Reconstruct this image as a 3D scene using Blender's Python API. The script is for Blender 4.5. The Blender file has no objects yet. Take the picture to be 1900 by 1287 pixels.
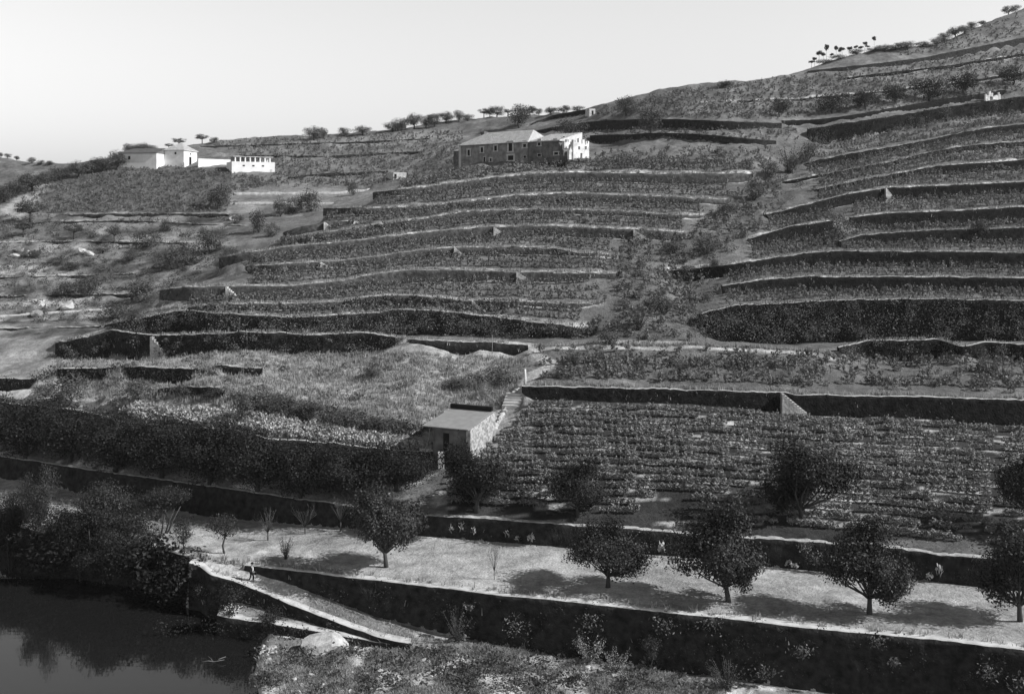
import bpy, bmesh, math, random
import numpy as np
from mathutils import Vector

# ------------------------------------------------------------------ camera, sky, sun, exposure
scene = bpy.context.scene
COL = scene.collection
FPX, HOR, UC, CAMZ = 2037.0, 400.0, 950.0, 37.0      # focal length and horizon in photo pixels, camera height in metres
cam_d = bpy.data.cameras.new("camera"); cam = bpy.data.objects.new("camera", cam_d); COL.objects.link(cam)
cam.location = (0, 0, CAMZ); cam.rotation_euler = (math.radians(90), 0, 0)
cam_d.sensor_width = 36; cam_d.lens = 36 * FPX / 1900; cam_d.shift_y = -(643.5 - HOR) / 1900
cam_d.clip_start = 1; cam_d.clip_end = 5000
scene.camera = cam

SUN_EL, SUN_AZ = math.radians(36), math.radians(14)    # azimuth measured from +X (right) towards the camera
sdir = Vector((math.cos(SUN_EL) * math.cos(SUN_AZ), -math.cos(SUN_EL) * math.sin(SUN_AZ), math.sin(SUN_EL)))
world = bpy.data.worlds.new("World"); scene.world = world; world.use_nodes = True
wn = world.node_tree; wn.nodes.clear()
sky = wn.nodes.new("ShaderNodeTexSky"); sky.sky_type = 'NISHITA'; sky.sun_disc = False
sky.sun_elevation = SUN_EL; sky.sun_rotation = math.atan2(sdir.x, sdir.y)
sky.air_density = 1.0; sky.dust_density = 1.2; sky.ozone_density = 1.0; sky.altitude = 100
sep = wn.nodes.new("ShaderNodeSeparateColor")         # blue-sensitive black and white plate: the sky in its blue channel
bg = wn.nodes.new("ShaderNodeBackground"); bg.inputs[1].default_value = 0.113
wo = wn.nodes.new("ShaderNodeOutputWorld")
wtc = wn.nodes.new("ShaderNodeTexCoord"); wsx = wn.nodes.new("ShaderNodeSeparateXYZ"); wmr = wn.nodes.new("ShaderNodeMapRange"); wmu = wn.nodes.new("ShaderNodeMath"); wmu.operation = 'MULTIPLY'
wmr.interpolation_type = 'SMOOTHSTEP'                 # sky dimmed overhead to cut fill light, left bright near the horizon
for i_, v_ in ((1, 0.36), (2, 0.58), (3, 1.0), (4, 0.04)): wmr.inputs[i_].default_value = v_
wn.links.new(wtc.outputs['Generated'], wsx.inputs[0]); wn.links.new(wsx.outputs['Z'], wmr.inputs[0]); wn.links.new(wmr.outputs[0], wmu.inputs[1])
wn.links.new(sky.outputs[0], sep.inputs[0]); wn.links.new(sep.outputs[2], wmu.inputs[0]); wn.links.new(wmu.outputs[0], bg.inputs[0]); wn.links.new(bg.outputs[0], wo.inputs[0])
sun_d = bpy.data.lights.new("sun", 'SUN'); sun_d.energy = 3.6; sun_d.angle = math.radians(0.5); sun_d.color = (1, 1, 1)
sun = bpy.data.objects.new("sun", sun_d); COL.objects.link(sun)
sun.rotation_euler = sdir.to_track_quat('Z', 'Y').to_euler(); sun.location = (100, 0, 150)
scene.view_settings.view_transform = 'Standard'; scene.view_settings.look = 'None'
scene.view_settings.gamma = 1.0; scene.view_settings.use_curve_mapping = False
scene.view_settings.exposure = 0.6

rnd = random.Random(7); rng = np.random.default_rng(7)

# ------------------------------------------------------------------ helpers
def P(u, v, Y):
    return Vector(((u - UC) * Y / FPX, Y, CAMZ - (v - HOR) * Y / FPX))
def tag(o, label=None, cat=None, group=None, kind=None):
    if label: o['label'] = label
    if cat: o['category'] = cat
    if group: o['group'] = group
    if kind: o['kind'] = kind
    return o
def link(name, me, parent=None):
    o = bpy.data.objects.new(name, me); COL.objects.link(o)
    if parent: o.parent = parent
    return o
def empty(name, loc, label=None, cat=None, group=None, rz=0):
    o = bpy.data.objects.new(name, None); COL.objects.link(o); o.location = loc; o.rotation_euler = (0, 0, rz)
    o.empty_display_size = 0.3
    return tag(o, label, cat, group)
def mesh_np(name, verts, quads, mat, smooth=False, extra_mats=(), mat_idx=None):
    me = bpy.data.meshes.new(name)
    verts = np.asarray(verts, np.float32); quads = np.asarray(quads, np.int32)
    k = quads.shape[1]
    me.vertices.add(len(verts)); me.vertices.foreach_set("co", verts.ravel())
    me.loops.add(quads.size); me.loops.foreach_set("vertex_index", quads.ravel())
    me.polygons.add(len(quads)); me.polygons.foreach_set("loop_start", np.arange(len(quads), dtype=np.int32) * k)
    try: me.polygons.foreach_set("loop_total", np.full(len(quads), k, np.int32))
    except Exception: pass
    me.materials.append(mat)
    for m in extra_mats: me.materials.append(m)
    if mat_idx is not None: me.polygons.foreach_set("material_index", np.asarray(mat_idx, np.int32))
    if smooth: me.polygons.foreach_set("use_smooth", np.ones(len(quads), bool))
    me.update(calc_edges=True)
    return me
class MB:
    """collects quads and tris for one mesh"""
    def __init__(s): s.v, s.f = [], []
    def add(s, vs, fs):
        b = len(s.v); s.v += [tuple(x) for x in vs]; s.f += [tuple(i + b for i in f) for f in fs]
    def box(s, x0, x1, y0, y1, z0, z1, fn=None):
        vs = [(x, y, z) for z in (z0, z1) for x, y in ((x0, y0), (x1, y0), (x1, y1), (x0, y1))]
        if fn: vs = [fn(*p) for p in vs]
        s.add(vs, [(3, 2, 1, 0), (4, 5, 6, 7), (0, 1, 5, 4), (1, 2, 6, 5), (2, 3, 7, 6), (3, 0, 4, 7)])
    def tube(s, pts, rad, n=6):
        pts = [Vector(p) for p in pts]; ring = []
        for i, p in enumerate(pts):
            d = (pts[min(i + 1, len(pts) - 1)] - pts[max(i - 1, 0)]).normalized()
            a = d.orthogonal().normalized() if i == 0 else (ring[-1][1] - d * ring[-1][1].dot(d)).normalized()
            b = d.cross(a); ring.append((p, a, b, rad[i] if hasattr(rad, '__len__') else rad))
        vs = [p + (a * math.cos(k * 2 * math.pi / n) + b * math.sin(k * 2 * math.pi / n)) * r for p, a, b, r in ring for k in range(n)]
        fs = [(i * n + k, i * n + (k + 1) % n, (i + 1) * n + (k + 1) % n, (i + 1) * n + k) for i in range(len(pts) - 1) for k in range(n)]
        fs += [tuple(range(n - 1, -1, -1)), tuple((len(pts) - 1) * n + k for k in range(n))]
        s.add(vs, fs)
    def mesh(s, name, mat, smooth=False, bevel=0):
        me = bpy.data.meshes.new(name); me.from_pydata([tuple(v) for v in s.v], [], s.f); me.materials.append(mat)
        if bevel:
            bm = bmesh.new(); bm.from_mesh(me)
            bmesh.ops.bevel(bm, geom=bm.edges[:], offset=bevel, segments=1, affect='EDGES', clamp_overlap=True); bm.to_mesh(me); bm.free()
        if smooth:
            for p in me.polygons: p.use_smooth = True
        me.update(); return me
    def build(s, name, mat, parent=None, smooth=False, bevel=0):
        return link(name, s.mesh(name, mat, smooth, bevel), parent)
_lat = rng.random((256, 256))
def vnoise(x, y, s=0):
    x = np.asarray(x, float) + s * 17.3; y = np.asarray(y, float) + s * 9.1
    xi = np.floor(x).astype(int); yi = np.floor(y).astype(int); fx = x - xi; fy = y - yi
    fx = fx * fx * (3 - 2 * fx); fy = fy * fy * (3 - 2 * fy)
    g = lambda a, b: _lat[a % 256, b % 256]
    return (g(xi, yi) * (1 - fx) + g(xi + 1, yi) * fx) * (1 - fy) + (g(xi, yi + 1) * (1 - fx) + g(xi + 1, yi + 1) * fx) * fy - 0.5
def fbm(x, y, s=0, o=4):
    r = 0
    for i in range(o): r = r + vnoise(np.asarray(x) * 2 ** i, np.asarray(y) * 2 ** i, s + i) / 2 ** i
    return r
def sstep(a, b, x):
    t = np.clip((np.asarray(x, float) - a) / (b - a), 0, 1); return t * t * (3 - 2 * t)

# ------------------------------------------------------------------ materials (all grey: the plate is black and white)
def new_mat(name, rough=0.9, spec=0.2):
    m = bpy.data.materials.new(name); m.use_nodes = True; nt = m.node_tree
    b = nt.nodes['Principled BSDF']; b.inputs['Roughness'].default_value = rough
    b.inputs['Specular IOR Level'].default_value = spec
    return m, nt, b
def N(nt, t, **kw):
    n = nt.nodes.new(t)
    for k, v in kw.items(): setattr(n, k, v)
    return n
def noise_tone(name, lo, hi, scale, rough=0.9, bump=0.0, bscale=None, detail=6, spec=0.2, r0=0.3, r1=0.7):
    m, nt, b = new_mat(name, rough, spec)
    tc = N(nt, "ShaderNodeTexCoord"); no = N(nt, "ShaderNodeTexNoise"); no.inputs['Scale'].default_value = scale; no.inputs['Detail'].default_value = detail
    nt.links.new(tc.outputs['Object'], no.inputs['Vector'])
    cr = N(nt, "ShaderNodeValToRGB"); e = cr.color_ramp.elements
    e[0].position = r0; e[0].color = (lo, lo, lo, 1); e[1].position = r1; e[1].color = (hi, hi, hi, 1)
    nt.links.new(no.outputs['Fac'], cr.inputs[0]); nt.links.new(cr.outputs[0], b.inputs['Base Color'])
    if bump:
        n2 = N(nt, "ShaderNodeTexNoise"); n2.inputs['Scale'].default_value = bscale or scale * 3; n2.inputs['Detail'].default_value = 8
        nt.links.new(tc.outputs['Object'], n2.inputs['Vector'])
        bp = N(nt, "ShaderNodeBump"); bp.inputs['Strength'].default_value = 1; bp.inputs['Distance'].default_value = bump
        nt.links.new(n2.outputs['Fac'], bp.inputs['Height']); nt.links.new(bp.outputs[0], b.inputs['Normal'])
    return m
def leaf_mat(name, lo, hi, rough=0.5, transl=0.25, spec=0.35):
    m, nt, b = new_mat(name, rough, spec)
    ge = N(nt, "ShaderNodeNewGeometry"); oi = N(nt, "ShaderNodeObjectInfo")
    ad = N(nt, "ShaderNodeMath", operation='ADD'); nt.links.new(ge.outputs['Random Per Island'], ad.inputs[0])
    mu = N(nt, "ShaderNodeMath", operation='MULTIPLY'); mu.inputs[1].default_value = 0.35
    nt.links.new(oi.outputs['Random'], mu.inputs[0]); nt.links.new(mu.outputs[0], ad.inputs[1])
    mr = N(nt, "ShaderNodeMapRange"); mr.inputs[1].default_value = 0; mr.inputs[2].default_value = 1.35; mr.inputs[3].default_value = lo; mr.inputs[4].default_value = hi
    nt.links.new(ad.outputs[0], mr.inputs[0]); nt.links.new(mr.outputs[0], b.inputs['Base Color'])
    tr = N(nt, "ShaderNodeBsdfTranslucent"); nt.links.new(mr.outputs[0], tr.inputs[0])
    mx = N(nt, "ShaderNodeMixShader"); mx.inputs[0].default_value = transl
    out = nt.nodes['Material Output']
    nt.links.new(b.outputs[0], mx.inputs[1]); nt.links.new(tr.outputs[0], mx.inputs[2]); nt.links.new(mx.outputs[0], out.inputs[0])
    return m
def ground_mat():
    m, nt, b = new_mat("ground_cover", 0.95, 0.1)
    at = N(nt, "ShaderNodeAttribute", attribute_name="cover"); tc = N(nt, "ShaderNodeTexCoord")
    cur = at.outputs['Fac']
    for sc, amt, det in ((0.12, 0.5, 4), (0.9, 0.75, 6), (5.0, 0.5, 4)):
        no = N(nt, "ShaderNodeTexNoise"); no.inputs['Scale'].default_value = sc; no.inputs['Detail'].default_value = det
        no.inputs['Roughness'].default_value = 0.65
        nt.links.new(tc.outputs['Object'], no.inputs['Vector'])
        mr = N(nt, "ShaderNodeMapRange"); mr.inputs[1].default_value = 0.3; mr.inputs[2].default_value = 0.7
        mr.inputs[3].default_value = 1 - amt / 2; mr.inputs[4].default_value = 1 + amt / 2
        nt.links.new(no.outputs['Fac'], mr.inputs[0])
        mu = N(nt, "ShaderNodeMath", operation='MULTIPLY'); nt.links.new(cur, mu.inputs[0]); nt.links.new(mr.outputs[0], mu.inputs[1]); cur = mu.outputs[0]
    nt.links.new(cur, b.inputs['Base Color'])
    n2 = N(nt, "ShaderNodeTexNoise"); n2.inputs['Scale'].default_value = 2.2; n2.inputs['Detail'].default_value = 8; n2.inputs['Roughness'].default_value = 0.7
    nt.links.new(tc.outputs['Object'], n2.inputs['Vector'])
    bp = N(nt, "ShaderNodeBump"); bp.inputs['Distance'].default_value = 0.25; bp.inputs['Strength'].default_value = 0.9
    nt.links.new(n2.outputs['Fac'], bp.inputs['Height']); nt.links.new(bp.outputs[0], b.inputs['Normal'])
    return m
M_GROUND = ground_mat()
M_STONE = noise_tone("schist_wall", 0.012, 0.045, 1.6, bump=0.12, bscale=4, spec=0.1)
M_STONESHADE = noise_tone("shaded_schist_wall", 0.006, 0.024, 1.6, bump=0.12, bscale=4, spec=0.05)  # same schist darkened: shade painted into the right-hand walls
M_STONELIT = noise_tone("sunlit_schist_wall", 0.03, 0.11, 1.6, bump=0.12, bscale=4, spec=0.1)  # same schist lightened: grazing sun painted into the middle spur walls
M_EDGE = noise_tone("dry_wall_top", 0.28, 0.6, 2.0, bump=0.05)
M_KERB = noise_tone("pale_kerb", 0.48, 0.7, 1.2, bump=0.04)
M_PALESTONE = noise_tone("pale_stone", 0.3, 0.6, 1.5, bump=0.08)
M_RUBBLE = noise_tone("rubble_masonry", 0.2, 0.44, 3.0, bump=0.1, bscale=3, r0=.4, r1=.62)
M_FACADE = noise_tone("stone_house_facade", 0.12, 0.32, 0.9, bump=0.05)
M_MASON = noise_tone("house_masonry", 0.08, 0.2, 1.2, bump=0.05)
M_WHITE = noise_tone("whitewash", 0.66, 0.84, 0.5, rough=0.85)
M_WHITEWORN = noise_tone("worn_whitewash", 0.4, 0.8, 0.9, rough=0.9)
M_TRIM = noise_tone("granite_trim", 0.4, 0.55, 2)
M_DARK = noise_tone("dark_opening", 0.008, 0.02, 2)
M_WOOD = noise_tone("weathered_wood", 0.15, 0.28, 3)
M_BARK = noise_tone("bark", 0.04, 0.09, 3, bump=0.03)
M_PALEBARK = noise_tone("pale_bark", 0.05, 0.1, 3)
M_CLOTH = noise_tone("dark_cloth", 0.015, 0.03, 6)
M_SHIRT = noise_tone("white_shirt", 0.6, 0.7, 6)
M_SKIN = noise_tone("skin", 0.25, 0.3, 6, rough=0.6)
def tile_mat(name, lo, hi, freq):
    m, nt, b = new_mat(name, 0.9, 0.1)
    tc = N(nt, "ShaderNodeTexCoord"); wv = N(nt, "ShaderNodeTexWave", wave_type='BANDS', bands_direction='X')
    wv.inputs['Scale'].default_value = freq; wv.inputs['Distortion'].default_value = 0.6
    nt.links.new(tc.outputs['Object'], wv.inputs['Vector'])
    no = N(nt, "ShaderNodeTexNoise"); no.inputs['Scale'].default_value = 1.4; no.inputs['Detail'].default_value = 6
    nt.links.new(tc.outputs['Object'], no.inputs['Vector'])
    cr = N(nt, "ShaderNodeValToRGB"); e = cr.color_ramp.elements
    e[0].position = 0.3; e[0].color = (lo, lo, lo, 1); e[1].position = 0.7; e[1].color = (hi, hi, hi, 1)
    nt.links.new(no.outputs['Fac'], cr.inputs[0]); nt.links.new(cr.outputs[0], b.inputs['Base Color'])
    bp = N(nt, "ShaderNodeBump"); bp.inputs['Distance'].default_value = 0.08; nt.links.new(wv.outputs['Fac'], bp.inputs['Height']); nt.links.new(bp.outputs[0], b.inputs['Normal'])
    return m
M_TILE = tile_mat("clay_tiles", 0.45, 0.65, 3.0)
M_TILEDARK = tile_mat("dark_clay_tiles", 0.1, 0.18, 3.0)
M_SHEET = tile_mat("sheet_roof", 0.3, 0.38, 2.2)
M_LEAF_ORANGE = leaf_mat("orange_leaves", 0.01, 0.06, rough=0.55, transl=0.1, spec=0.25)
M_LEAF_DARK = leaf_mat("dark_leaves", 0.007, 0.034, rough=0.6, transl=0.08, spec=0.2)
M_LEAF_VINE = leaf_mat("vine_leaves", 0.06, 0.27, rough=0.6, transl=0.25)
M_LEAF_VINEDARK = leaf_mat("lower_vine_leaves", 0.02, 0.36, rough=0.6, transl=0.08)
M_LEAF_WILLOW = leaf_mat("willow_leaves", 0.012, 0.07, rough=0.55, transl=0.25)
M_LEAF_SCRUB = leaf_mat("scrub_leaves", 0.025, 0.13, rough=0.7, transl=0.2)
M_LEAF_WALL = leaf_mat("wall_scrub_leaves", 0.012, 0.07, rough=0.8, transl=0.15, spec=0.1)
M_LEAF_BANK = leaf_mat("bank_scrub_leaves", 0.04, 0.24, rough=0.8, transl=0.25, spec=0.1)
M_LEAF_HILL = leaf_mat("hill_tree_leaves", 0.035, 0.11, rough=0.7, transl=0.2)
M_LEAF_PALE = leaf_mat("pale_leaves", 0.25, 0.6, rough=0.6, transl=0.25)
M_GRASS = leaf_mat("dry_grass_blades", 0.18, 0.5, rough=0.8, transl=0.3, spec=0.1)
M_TWIG = noise_tone("twigs", 0.05, 0.1, 5)
mw, ntw, bw = new_mat("river_water", 0.03, 0.5)
bw.inputs['Base Color'].default_value = (0.012, 0.012, 0.012, 1); bw.inputs['IOR'].default_value = 1.33
_tc = N(ntw, "ShaderNodeTexCoord"); _mp = N(ntw, "ShaderNodeMapping"); _mp.inputs['Scale'].default_value = (0.25, 1.2, 1)
_no = N(ntw, "ShaderNodeTexNoise"); _no.inputs['Scale'].default_value = 1.0; _no.inputs['Detail'].default_value = 3
_bp = N(ntw, "ShaderNodeBump"); _bp.inputs['Distance'].default_value = 0.004
ntw.links.new(_tc.outputs['Object'], _mp.inputs[0]); ntw.links.new(_mp.outputs[0], _no.inputs['Vector']); ntw.links.new(_no.outputs['Fac'], _bp.inputs['Height']); ntw.links.new(_bp.outputs[0], bw.inputs['Normal'])
M_WATER = mw

# ------------------------------------------------------------------ terrain: contour lines of the valley
def tab(pts): a = np.array(pts, float); return a[:, 0], a[:, 1]
_dm = tab([(-120, 410), (20, 365), (100, 325), (150, 300), (200, 275), (260, 245), (320, 222), (380, 206), (440, 191), (500, 177), (560, 164), (600, 157), (635, 151), (655, 146), (720, 133), (750, 131), (1000, 105)])
_dl = tab([(200, 400), (240, 352), (270, 325), (310, 290), (350, 271), (400, 250), (470, 225), (540, 205), (610, 185), (690, 165), (760, 150), (885, 136), (1000, 120)])
DM = lambda v: np.interp(v, *_dm)
DL = lambda v: np.interp(v, *_dl)
_gl = tab([(250, 1490), (300, 1470), (400, 1370), (500, 1265), (580, 1175), (640, 1080)])
def depth(mode, u, v):
    u = np.asarray(u, float); v = np.asarray(v, float)
    if mode == 'V': return DL(v)
    if mode == 'G': w = sstep(-150, 500, u)
    elif mode == 'U': w = sstep(640, 1350, u)
    else: w = np.ones_like(u)
    d = DL(v) * (1 - w) + DM(v) * w
    if mode in 'MU': d = d + 5.0 * np.exp(-((u - np.interp(v, *_gl)) / 70.0) ** 2) * sstep(660, 600, v)
    return d
class Line:
    def __init__(s, top, base=None, mode='M', z=None, zb=None, h=None, back=0):
        s.back = back
        s.tu, s.tv = tab(top); s.u0, s.u1 = (-520 if s.tu[0] == -240 else s.tu[0]), (2460 if s.tu[-1] == 2140 else s.tu[-1]); s.mode = mode
        s.base = tab(base) if base else None; s.z = tab(z) if z else None; s.zb = tab(zb) if zb else None; s.h = tab(h) if h else None
    def at(s, u):
        """depth, top height, base height at photo column u (no range check)"""
        u = np.asarray(u, float); v = np.interp(u, s.tu, s.tv)
        if s.z is not None:
            zt = np.interp(u, *s.z); Y = (CAMZ - zt) * FPX / (v - HOR)
        else:
            Y = depth(s.mode, u, v)
            if s.back: Y = Y + s.back * sstep(440, 200, u)
            if s.mode == 'M' and s.u0 < 760: Y = Y + np.clip((s.u0 + 70 - u) / 70.0, 0, 3) ** 2 * 5
            zt = CAMZ - (v - HOR) * Y / FPX
        if s.zb is not None: zb = np.interp(u, *s.zb)
        elif s.h is not None: zb = zt - np.interp(u, *s.h) * Y / FPX
        elif s.base is not None: zb = np.minimum(zt, CAMZ - (np.interp(u, *s.base) - HOR) * Y / FPX)
        else: zb = zt
        return Y, zt, zb
    def has(s, u): return s.u0 <= u <= s.u1
LN = {}
# river front, ramp and field
LN['LP'] = Line([(404, 1139), (420, 1142), (560, 1165), (690, 1187), (725, 1193)], z=[(290, 1.8), (420, 1.6), (480, 1.5), (550, 1.3), (690, 1.05), (725, 1.0)], zb=[(290, -1.5), (465, -1.0), (500, .5), (725, .5)])
LN['RP'] = Line([(352, 1047), (372, 1053), (390, 1068), (430, 1078), (480, 1098), (550, 1128), (620, 1155), (700, 1183), (765, 1198)], z=[(352, 4.1), (480, 2.9), (550, 2.2), (650, 1.45), (765, 1.0)], zb=[(352, -1.6), (402, -1.2), (406, 1.8), (430, 1.75), (550, 1.4), (650, 1.0), (765, .5)])
LN['W1'] = Line([(-240, 920), (0, 965), (75, 985), (280, 1013), (362, 1035), (400, 1040), (520, 1054), (700, 1076), (900, 1099), (1100, 1120), (1300, 1141), (1500, 1163), (1700, 1182), (1900, 1203), (2140, 1228)],
                z=[(-240, 4.2), (400, 4.2), (700, 4.6), (1000, 5), (2140, 5)],
                zb=[(-240, -1.5), (345, -1.5), (352, 4.05), (440, 4.1), (480, 3.85), (523, 3.5), (600, 2.6), (700, 1.5), (800, 1.0), (900, .8), (1044, .5), (1400, .3), (1600, .1), (2140, .0)])
LN['W2'] = Line([(-240, 800), (0, 845), (170, 871), (480, 914), (640, 937), (800, 955), (1000, 970), (1280, 989), (1500, 1004), (1620, 1013), (1790, 1032), (1900, 1043), (2140, 1066)],
                z=[(-240, 7), (2140, 7.2)],
                base=[(-240, 842), (0, 885), (85, 900), (150, 914), (240, 926), (362, 953), (455, 962), (600, 975), (800, 993), (1000, 1009), (1280, 1032), (1431, 1050), (1708, 1074), (1810, 1084), (2140, 1118)])
LN['C1'] = Line([(-240, 735), (0, 745), (140, 760), (260, 785), (430, 797), (500, 813), (600, 820), (700, 832), (815, 840)], mode='G', h=[(-240, 18), (500, 18), (780, 22), (815, 22)])
LN['C2'] = Line([(-240, 722), (0, 732), (200, 748), (260, 757), (430, 762), (480, 768), (560, 783), (640, 797), (700, 806), (760, 820), (790, 826)], mode='G')
LN['L10'] = Line([(-240, 700), (0, 700), (63, 703), (105, 684), (200, 682), (232, 679), (352, 684), (400, 692)], mode='G', h=[(-240, 26), (55, 27), (66, 1), (103, 1), (112, 24), (192, 24), (202, 1), (222, 1), (235, 25), (345, 27), (362, 2), (400, 0)])
LN['L10d'] = Line([(290, 722), (320, 716), (403, 719), (420, 726)], mode='G', h=[(290, 2), (310, 14), (395, 14), (420, 2)])
LN['L10h'] = Line([(400, 676), (440, 680), (490, 684)], mode='G', h=[(400, 1), (415, 9), (445, 12), (480, 15), (490, 2)])
LN['L9'] = Line([(100, 636), (164, 625), (205, 613), (290, 623), (458, 616), (600, 621), (679, 617), (713, 623), (788, 632), (942, 637), (985, 641)], mode='G',
                base=[(100, 650), (106, 668), (222, 669), (308, 663), (444, 651), (640, 652), (700, 652), (745, 633), (800, 640), (850, 652), (960, 655), (985, 645)])
LN['L8'] = Line([(195, 603), (290, 585), (342, 575), (420, 582), (520, 588), (600, 587), (703, 580), (730, 575), (812, 576), (908, 587), (1010, 599), (1089, 609), (1105, 612)],
                base=[(195, 606), (230, 612), (300, 616), (600, 617), (800, 622), (1000, 626), (1089, 624), (1105, 622)], back=11)
LN['L7'] = Line([(205, 599), (290, 581), (369, 567), (410, 564), (533, 563), (638, 560), (685, 550), (771, 548), (853, 557), (942, 559), (1120, 565)],
                base=[(205, 600), (340, 572), (365, 577), (444, 578), (640, 570), (700, 576), (771, 578), (894, 575), (950, 566), (1120, 568)], back=15)
LN['L6'] = Line([(297, 539), (342, 532), (424, 531), (547, 530), (640, 521), (668, 514), (744, 502), (839, 500), (942, 504), (1044, 506), (1170, 508)],
                base=[(294, 551), (342, 559), (427, 558), (547, 547), (640, 535), (703, 531), (771, 523), (874, 521), (959, 521), (1044, 523), (1130, 514), (1170, 510)])
LN['L5'] = Line([(455, 494), (547, 489), (610, 486), (703, 476), (771, 465), (839, 459), (976, 458), (1027, 461), (1079, 470), (1140, 473)],
                base=[(448, 508), (547, 503), (609, 495), (737, 484), (805, 475), (874, 473), (993, 471), (1044, 472), (1100, 474), (1140, 475)])
LN['L4'] = Line([(407, 480), (455, 469), (547, 457), (640, 449), (668, 446), (737, 437), (805, 429), (891, 422), (976, 419), (1079, 421), (1147, 425), (1239, 429), (1275, 432)],
                base=[(407, 494), (455, 484), (547, 471), (640, 463), (737, 453), (839, 446), (908, 439), (1010, 435), (1113, 440), (1239, 444), (1275, 442)])
LN['L3'] = Line([(500, 447), (574, 436), (640, 427), (703, 417), (788, 406), (839, 396), (908, 390), (1044, 389), (1147, 393), (1239, 398), (1305, 401)],
                base=[(500, 448), (574, 444), (640, 436), (703, 424), (805, 411), (890, 402), (942, 398), (1044, 395), (1147, 399), (1239, 405), (1305, 404)])
LN['L2b'] = Line([(526, 432), (560, 421), (605, 412), (660, 410)], base=[(526, 442), (560, 434), (609, 424), (660, 412)])
LN['L2'] = Line([(600, 387), (638, 386), (720, 386), (791, 382), (863, 374), (901, 370), (959, 363), (1044, 359), (1239, 365), (1358, 372)],
                base=[(600, 397), (634, 398), (771, 390), (873, 381), (908, 379), (1000, 372), (1044, 372), (1239, 377), (1358, 376)])
LN['L1'] = Line([(692, 357), (805, 345), (908, 331), (976, 324), (1079, 320), (1239, 323), (1398, 322)],
                base=[(692, 367), (805, 356), (908, 343), (976, 337), (1113, 336), (1239, 340), (1398, 338)])
LN['H0'] = Line([(725, 341), (780, 330), (840, 317), (900, 312), (1000, 304), (1090, 296), (1250, 297), (1400, 300)], mode='M')
# lower right
LN['W4'] = Line([(968, 716), (1080, 718), (1250, 722), (1450, 728), (1480, 732), (1700, 736), (1900, 742), (2140, 748)],
                base=[(968, 722), (990, 740), (1080, 742), (1280, 748), (1530, 768), (1700, 775), (1900, 788), (2140, 800)])
LN['RD'] = Line([(985, 642), (1100, 641), (1300, 643), (1550, 652)])
LN['R0'] = Line([(1556, 645), (1610, 632), (1740, 630), (1785, 642), (1830, 634), (1900, 640), (2140, 640)],
                base=[(1556, 653), (1600, 663), (1690, 670), (1785, 658), (1830, 662), (1900, 668), (2140, 670)])
LN['R1'] = Line([(1298, 582), (1362, 567), (1465, 562), (1551, 557), (1653, 555), (1773, 555), (1900, 558), (2140, 562)],
                base=[(1285, 600), (1298, 632), (1465, 638), (1551, 634), (1773, 632), (1900, 632), (2140, 635)])
LN['R2'] = Line([(1340, 531), (1414, 519), (1492, 513), (1602, 514), (1773, 514), (1900, 517), (2140, 520)],
                base=[(1340, 541), (1360, 545), (1465, 541), (1773, 541), (1900, 545), (2140, 548)])
LN['R3'] = Line([(1240, 503), (1345, 492), (1424, 480), (1499, 469), (1568, 466), (1900, 469), (2140, 472)],
                base=[(1240, 510), (1262, 521), (1342, 515), (1400, 503), (1513, 494), (1700, 495), (1900, 498), (2140, 500)])
LN['R4'] = Line([(1557, 447), (1602, 436), (1739, 427), (1900, 422), (2140, 416)], base=[(1557, 456), (1636, 456), (1773, 451), (1900, 450), (2140, 446)])
LN['R5a'] = Line([(1390, 442), (1465, 421), (1549, 409)], base=[(1390, 455), (1400, 460), (1465, 450), (1549, 440)])
LN['R5b'] = Line([(1578, 404), (1653, 396), (1773, 391), (1900, 384), (2140, 374)], base=[(1578, 425), (1704, 424), (1824, 418), (1900, 412), (2140, 402)])
LN['R6'] = Line([(1420, 399), (1499, 379), (1568, 362), (1643, 349), (1739, 345), (1900, 338), (2140, 328)], base=[(1420, 407), (1431, 411), (1499, 400), (1568, 380), (1653, 370), (1773, 365), (1900, 357), (2140, 348)])
LN['R7'] = Line([(1516, 352), (1602, 333), (1670, 321), (1739, 308), (1900, 297), (2140, 282)], base=[(1516, 356), (1602, 339), (1670, 329), (1773, 321), (1900, 315), (2140, 300)])
LN['R8'] = Line([(1455, 338), (1533, 323), (1602, 309), (1653, 301), (1704, 287), (1773, 273), (1900, 262), (2140, 243)], base=[(1455, 341), (1533, 327), (1602, 315), (1704, 295), (1773, 284), (1900, 272), (2140, 253)])
LN['R9'] = Line([(1495, 302), (1568, 287), (1670, 270), (1739, 256), (1821, 239), (1900, 231), (2140, 208)], base=[(1495, 314), (1568, 303), (1670, 280), (1756, 267), (1821, 255), (1900, 246), (2140, 224)])
LN['R10'] = Line([(1499, 240), (1551, 231), (1636, 219), (1739, 202), (1807, 191), (1900, 179), (2140, 150)], base=[(1499, 260), (1525, 268), (1602, 255), (1704, 239), (1773, 226), (1900, 209), (2140, 182)])
LN['R11'] = Line([(1451, 224), (1520, 222), (1602, 210), (1653, 201), (1739, 186), (1828, 173), (1868, 166)], base=[(1451, 234), (1527, 231), (1602, 218), (1653, 210), (1739, 198), (1828, 185), (1868, 176)])
LN['R12'] = Line([(1500, 132), (1602, 121), (1704, 109), (1790, 92), (1900, 70), (2140, 20)], base=[(1500, 135), (1636, 126), (1773, 106), (1900, 84), (2140, 36)])
LN['R13'] = Line([(1560, 146), (1640, 136), (1760, 122), (1900, 100), (2140, 58)], mode='U', h=[(1560, 1), (1640, 3), (1900, 5), (2140, 5)])
LN['R14'] = Line([(1300, 190), (1480, 184), (1620, 172), (1760, 156), (1900, 134), (2140, 98)], mode='U', h=[(1300, 1), (1480, 2.5), (1900, 4), (2140, 4)])
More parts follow.
